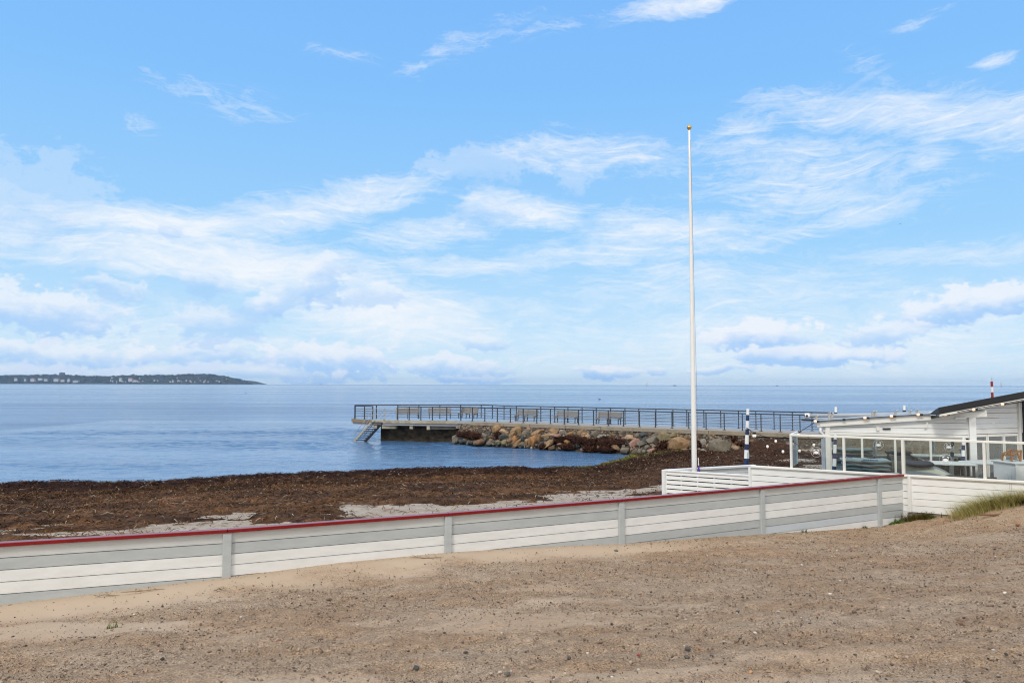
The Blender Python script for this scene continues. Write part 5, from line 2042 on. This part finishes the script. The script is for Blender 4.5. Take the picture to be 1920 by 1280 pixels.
LAND = [(880, 'below the pale platform end block'), (925, 'right of the platform end block'), (955, 'below the step in the railing'), (985, 'below left half of first walkway bench'),
        (1020, 'below right half of first walkway bench'), (1048, 'left of the middle walkway bench'), (1075, 'below left half of middle walkway bench'),
        (1100, 'below right half of middle walkway bench'), (1135, 'below left half of last walkway bench'), (1178, 'below right half of last walkway bench'),
        (1215, 'two railing posts past last bench'), (1240, 'between last bench and flagpole'), (1265, 'by green weed left of flagpole'), (1300, 'close to the left of flagpole'),
        (1330, 'close to the right of flagpole'), (1365, 'between flagpole and striped pole'), (1400, 'beside the striped pole'), (1500, 'right of the striped pole')]


def slope_hit(px, py):
    """where the line of sight meets the face of the breakwater (z = 1.5 - (t - .5))"""
    d = ray(px, py)
    n3 = np.array([nN[0], nN[1], 0])
    a = d @ n3 + d[2]
    c = (CAM - np.array([N0[0], N0[1], 0])) @ n3 + CAM[2] - 2.0
    return CAM + d * (-c / a)


bl = []
for i, (px, py, w, h, tilt, k) in enumerate(BO):
    land = next(t for x, t in LAND if px < x)
    tier = 'at the foot' if py > 832 + (px > 1240) * 8 else ('at the top' if py < 816 else 'halfway up')
    size = 'large' if w * h > 330 else ('small' if w * h < 95 else '')
    shp = 'upright' if h > w * 1.25 else ('flat' if w > h * 1.8 else ('slanting' if abs(tilt) > 20 else 'rounded'))
    bl.append(' '.join(q for q in (size, shp, WORD[k], 'boulder', tier, land) if q))
cnt = {}
for i, l in enumerate(bl):
    cnt.setdefault(l, []).append(i)
for l, ids in cnt.items():
    if len(ids) > 1:
        ids.sort(key=lambda j: BO[j][0])
        for n_, j in enumerate(ids):
            bl[j] = l.replace('boulder', 'boulder, ' + (('left one,', 'right one,') if len(ids) == 2 else ('leftmost,', 'middle one,', 'rightmost,', 'last,'))[n_])
for i, (px, py, w, h, tilt, k) in enumerate(BO):
    p = slope_hit(px, py)
    sc_ = p[1] / FPX
    rx, rz_ = w / 2 * sc_ * 1.3, h / 2 * sc_ * 1.3
    V = rockmesh(rx, max(rx, rz_) * .8, rz_, 1000 + i * 7, 13, .50, .86)
    a = math.radians(tilt)
    V = np.stack([V[:, 0] * math.cos(a) - V[:, 2] * math.sin(a), V[:, 1], V[:, 0] * math.sin(a) + V[:, 2] * math.cos(a)], 1)
    o = fastmesh('boulder', V, F3, ROCK[k])
    o.location = p + np.array([0, .12, 0])
    tag(o, bl[i], 'boulder', 'boulders of the breakwater')

# rubble between the boulders
PALR = np.array([[.30, .22, .14], [.24, .18, .11], [.33, .27, .20], [.17, .14, .10], [.10, .09, .08], [.29, .17, .12], [.22, .20, .17]])
GREYR = np.array([[.26, .24, .23], [.20, .19, .185], [.33, .31, .30], [.13, .125, .12], [.30, .25, .22]])
n = 2600
s = RS.uniform(.6, NL - 4, n)
u = RS.rand(n) ** np.where(N0[0] + dN[0] * s > 15.2, .9, 2.4)
t = .42 + u * 1.35
zz = 1.52 - (t - .45) * 1.02
q = N0[None] + dN[None] * s[:, None] + nN[None] * t[:, None]
P = np.stack([q[:, 0], q[:, 1], zz - .04], 1)
R = .045 + .085 * RS.rand(n) ** 1.6
right = q[:, 0] > 15.4
col = np.where(right[:, None], GREYR[RS.choice(len(GREYR), n)], PALR[RS.choice(len(PALR), n)]) * RS.uniform(.4, .95, (n, 1))
V1, Fa, c1 = scatter(P, R, col, base=(I2, F2), flat=(.7, 1.0), jit=.10)
rb = fastmesh('rubble', V1, Fa, M['stone_small'], colors=c1)
tag(rb, 'small rubble stones packed beneath the coping and between the boulders', 'rubble', kind='stuff')

# seaweed heaped between the boulders
Vs, Fs, Cs, base = [], [], [], 0
SP = []
for px, py, w, h in ((875, 814, 30, 9), (892, 818, 24, 10), (936, 816, 14, 10), (1068, 822, 30, 9), (1050, 826, 24, 9), (1090, 826, 30, 12), (1110, 830, 30, 14), (1137, 829, 32, 17), (1160, 832, 30, 14),
                     (1108, 842, 24, 10), (1140, 842, 30, 9), (1066, 838, 22, 9), (1241, 839, 16, 16), (1250, 834, 22, 12), (1234, 848, 16, 8), (1308, 836, 14, 14), (1400, 833, 30, 8), (1370, 824, 24, 7), (1020, 839, 14, 7), (1265, 846, 30, 6)):
    p = slope_hit(px, py)
    sc_ = p[1] / FPX
    V = I3 * np.array([w / 2 * sc_ * 1.2, w / 2 * sc_ * .7, h / 2 * sc_ * 1.25])
    k = 1 + 1.1 * (fbm(I3[:, 0] * 3.2 + px, I3[:, 2] * 3.2 + I3[:, 1] * 2, 4, 17, .65) - .5)
    V = V * k[:, None] + p + np.array([0, .05, -.03])
    Vs.append(V)
    Fs.append(F3 + base)
    base += len(V)
    m_ = 320
    j = RS.choice(len(V), m_)
    SP.append(V[j])
    Cs.append(np.tile(np.array([.032, .013, .008]), (len(V), 1)))
o = fastmesh('wrack_heap', np.concatenate(Vs), np.concatenate(Fs), M['weed'], colors=np.concatenate(Cs), smooth=True)
tag(o, 'reddish brown seaweed caught in heaps between the boulders', 'seaweed', kind='stuff')
SP = np.concatenate(SP)
o = strands('wrack_strands', SP, np.array([.045, .018, .011]) * RS.uniform(.3, 2.6, (len(SP), 1)), .12, .40, .025, .06, .16)
tag(o, 'strands of seaweed hanging over the boulders', 'seaweed', kind='stuff')

# ------------------------------------------------------------------ far shore
YH = 8000.0
SC = YH / 4200
prof = [(-420, 706), (-200, 704), (-60, 703), (0, 703), (60, 702), (100, 702), (140, 702.5), (165, 705), (200, 704.5), (235, 703), (300, 702.5), (350, 701), (385, 701), (405, 702.5), (430, 706), (446, 709.5), (458, 712.5), (466, 716), (471, 719.6)]
ppx = np.arange(-420, 472, 3.0)
ptop = np.interp(ppx, [a for a, b in prof], [b for a, b in prof])
rows = []
ridge = []
for px, py in zip(ppx, ptop):
    top = ay(px, py + 1.2, YH + 260 * SC)
    x0 = ay(px, 719, YH)[0]
    hgt = max(top[2], .5)
    col_ = []
    for f, g_ in ((-.02, -.3), (0.0, .03), (.25, .30), (.5, .58), (.75, .84), (1.0, 1.0), (1.8, .8), (3, -.2)):
        yy_ = YH + 260 * SC * f
        col_.append((x0 + (top[0] - x0) * f, yy_, hgt * g_ * (1 + .12 * (float(fbm(px * .05, f * 3, 3, 5)) - .5))))
    rows.append(col_)
    ridge.append((top[0], hgt))
Vh = np.array(rows).transpose(1, 0, 2).reshape(-1, 3)
hl_ = fastmesh('hills', Vh, gridfaces(8, len(ppx)), M['hill'], smooth=True)
tag(hl_, kind='structure')
tp = np.array(rows)
n = 4200
ci = RS.randint(0, len(ppx), n)
f = RS.rand(n)
ks = np.array([0.0, .25, .5, .75, 1.0])
P = np.zeros((n, 3))
for j in range(n):
    c = tp[ci[j]][1:6]
    P[j] = [np.interp(f[j], ks, c[:, 0]), np.interp(f[j], ks, c[:, 1]), np.interp(f[j], ks, c[:, 2])]
P[:, 0] += SC * RS.uniform(-5, 5, n)
keepm = ~((f < .22) & (RS.rand(n) < .55))
P = P[keepm]
n = len(P)
FT = np.array([[.030, .040, .020], [.040, .048, .022], [.055, .050, .022], [.075, .060, .025], [.022, .030, .018]])
colf = FT[RS.choice(5, n, p=[.32, .28, .18, .08, .14])] * RS.uniform(.7, 1.4, (n, 1))
R = SC * RS.uniform(3.0, 7.5, n) * np.where(RS.rand(n) < .1, 1.4, 1)
V1, Fa, c1 = scatter(P + np.array([0, 0, 1.5 * SC]), R, colf, base=(I1, F1), flat=(.7, 1.0), jit=.3)
o = fastmesh('far_woods', V1, Fa, M['hilltree'], colors=c1)
tag(o, 'autumn woods covering the hills of the far shore', 'woods', kind='stuff')
# farther headland
hp = [(440, 719.4), (452, 714), (462, 713.3), (470, 713.6), (478, 714.5), (484, 716), (489, 718.6), (491, 719.6)]
rows = []
YF = 11000.0
for px, py in hp:
    t_ = ay(px, py, YF)
    rows.append([(t_[0], YF - 150, -.5), (t_[0], YF - 60, max(t_[2], .2) * .8), (t_[0], YF, max(t_[2], .2)), (t_[0], YF + 300, -1)])
o = fastmesh('headland', np.array(rows).transpose(1, 0, 2).reshape(-1, 3), gridfaces(4, len(hp)), M['hill'], smooth=False)
tag(o, kind='structure')


def house(px, py, wpx, hpx, label, roof='house_roof', wall='house_white', f=.12):
    yb = YH + 260 * SC * f - 12
    p = ay(px, py, yb)
    w, h = wpx * .8 * yb / FPX, hpx * .8 * yb / FPX
    t = thing('house', label, 'house', (p[0], yb, p[2]), group='pale houses on the far shore')
    d = w * .6
    mb = MB()
    mb.box(-w / 2, w / 2, -d / 2, d / 2, -h * 1.2, h * .55)
    mb.build('wall', M[wall], t, off=1)
    mb = MB()
    mb.hexa([(-w * .54, -d * .6, h * .5), (w * .54, -d * .6, h * .5), (w * .54, d * .6, h * .5), (-w * .54, d * .6, h * .5),
             (-w * .5, -.3, h), (w * .5, -.3, h), (w * .5, .3, h), (-w * .5, .3, h)])
    mb.build('roof', M[roof], t, off=1)
    return t


NAMED = [(30, 710.5, 6, 4, 'white gabled house standing alone at the left of the far shore', 'house_grey'), (47, 711.5, 4, 3, 'small white house right of the lone gabled one', 'house_grey'),
         (62, 711.5, 9, 4, 'long pale house at the left of the far row of villas', 'house_roof'), (76, 710, 9, 3, 'long low villa in the middle of the far row', 'house_grey'),
         (86, 711.5, 7, 3, 'pale house at the right end of the far row of villas', 'house_grey'), (106, 711.5, 10, 4, 'broad white house standing above the far beach', 'house_grey'),
         (118, 713, 8, 3, 'house with reddish roof beside the broad white house', 'house_roof'), (129, 712, 5, 4, 'narrow white house with a red roof on the far shore', 'house_roof'),
         (143, 714.5, 12, 3, 'long white waterside hall on the far shore', 'house_grey'), (226, 710.5, 5, 5, 'tall white house above the middle of the far shore', 'house_grey'),
         (245, 711, 9, 4, 'large house with an orange roof in the far village', 'house_roof'), (253, 713.5, 8, 3, 'white house below the orange roofed one', 'house_roof')]
for px, py, w, h, lab, rf in NAMED:
    house(px, py, w, h, lab, rf, f=.10)
r5 = random.Random(5)
for k in range(44):
    px = r5.choice([r5.uniform(196, 300), r5.uniform(300, 436)])
    up = r5.random() < .22
    py = r5.uniform(707, 711) if up else r5.uniform(713, 715.8)
    house(px, py, r5.uniform(1.6, 3.6), r5.uniform(1.1, 2.0), 'tiny pale house of the village along the far shore', r5.choice(['house_roof', 'house_roof', 'house_grey', 'house_white']), f=.45 if up else .08)
YT = YH + 250 * SC
p = ay(117, 700.5, YT)
tw = thing('tower', 'square grey building standing on the wooded ridge of the far shore', 'tower', (p[0], YT, p[2] - 16))
mb = MB()
mb.box(p[0] - 24, p[0] + 24, YT - 20, YT + 10, p[2] - 40, p[2] + 8)
mb.box(p[0] - 24, p[0] - 8, YT - 20, YT + 10, p[2] + 8, p[2] + 14)
mb.box(p[0] + 11, p[0] + 24, YT - 20, YT + 10, p[2] + 8, p[2] + 14)
mb.build('wall', M['house_grey'], tw)


# ------------------------------------------------------------------ small craft, marks and birds out on the water
def craft(px, py, Y, L, label):
    p = ay(px, py, Y)
    t = thing('boat', label, 'boat', (p[0], Y, 0))
    mb = MB()
    mb.hexa([(-L / 2 + L * .12, -1.5, -.3), (L / 2 - L * .1, -1.5, -.3), (L / 2 - L * .1, 1.5, -.3), (-L / 2 + L * .12, 1.5, -.3), (-L / 2, -2, 1.8), (L / 2, -2, 1.8), (L / 2, 2, 1.8), (-L / 2, 2, 1.8)])
    mb.build('hull', M['navy'], t, off=1)
    mb = MB()
    mb.box(-L * .12, L * .22, -1.3, 1.3, 1.8, 4.6)
    mb.build('cabin', M['house_roof'], t, off=1)
    mb = MB()
    mb.tube([(L * .1, 0, 4.6), (L * .1, 0, 7.5)], .15, 5)
    mb.build('mast', M['rail'], t, off=1)


craft(1265, 720, 3200, 14, 'small dark boat on the horizon left of the flagpole')
craft(1457, 721, 3400, 9, 'tiny dark boat on the horizon right of the flagpole')


def mark(px, top, base, Y, r, mat, label):
    a, b = ay(px, base, Y), ay(px, top, Y)
    mb = MB()
    mb.tube([(a[0], Y, min(a[2], 0) - .3), (a[0], Y, b[2])], [r, r * .6], 8)
    mb.lathe([(r * 1.9, -.4), (r * 2.0, .5), (r, .9)], (a[0], Y, 0), 8)
    tag(mb.build('sea_mark', mat), label, 'sea mark')


mark(1213, 717, 720.5, 2600, .9, M['mast_red'], 'reddish sea mark on the horizon just left of the dark boat')
mark(1877, 715.5, 722, 2600, .9, M['mast_red'], 'thin red sea mark on the horizon right of the striped mast')
mark(602, 717.5, 719.8, 3000, 1.0, M['rail'], 'faint dark sea mark on the horizon above the bathing platform')


def sea_bird(px, py, label):
    p = az_(px, py, 0.0)
    mb = MB()
    mb.tube([p + [-.34, 0, .12], p + [-.2, 0, .10], p + [.05, 0, .12], p + [.28, 0, .08], p + [.40, 0, .14]], [.04, .13, .17, .10, .02], 8)
    mb.tube([p + [-.26, 0, .12], p + [-.34, 0, .34], p + [-.44, 0, .40], p + [-.58, 0, .38]], [.06, .05, .06, .015], 6)
    tag(mb.build('sea_bird', M['rail'], smooth=True), label, 'bird')


sea_bird(461, 737.5, 'dark sea bird swimming on the calm water below the far headland')
sea_bird(1124.5, 749, 'dark sea bird swimming beyond the bench nearest the flagpole')


def flyer(px, py, Y, label):
    p = ay(px, py, Y)
    mb = MB()
    mb.tube([p + [-.05, 0, -.16], p + [-.02, 0, -.08], p + [.02, 0, .04], p + [.05, 0, .14]], [.01, .045, .04, .008], 6)
    for s_ in (-1, 1):
        mb.poly([p + [0, 0, .03], p + [s_ * .14, .05, .10], p + [s_ * .30, .10, .02], p + [s_ * .13, .05, .02]][::s_], .006)
    tag(mb.build('flying_bird', M['rail'], smooth=False), label, 'bird')


flyer(1685, 340, 190, 'upper of two tiny dark birds flying under the streaky cloud')
flyer(1688, 420, 190, 'lower of two tiny dark birds flying above the pavilion')

# ------------------------------------------------------------------ the air over the water
HAZE = 3.6e-5
if HAZE > 0:
    mb = MB()
    mb.box(-9500, 9500, -300, 13500, -2.5, 110)
    hm = bpy.data.materials.new('haze_air')
    hm.use_nodes = True
    t = NT(hm.node_tree)
    t.n.clear()
    pv = t.add('ShaderNodeVolumePrincipled')
    pv.inputs['Color'].default_value = (.36, .62, 1, 1)
    pv.inputs['Density'].default_value = HAZE
    pv.inputs['Anisotropy'].default_value = 0.0
    o_ = t.add('ShaderNodeOutputMaterial')
    t.l.new(pv.outputs[0], o_.inputs['Volume'])
    o = mb.build('haze', hm)
    tag(o, 'thin bluish sea haze over the bay', 'haze', kind='stuff')
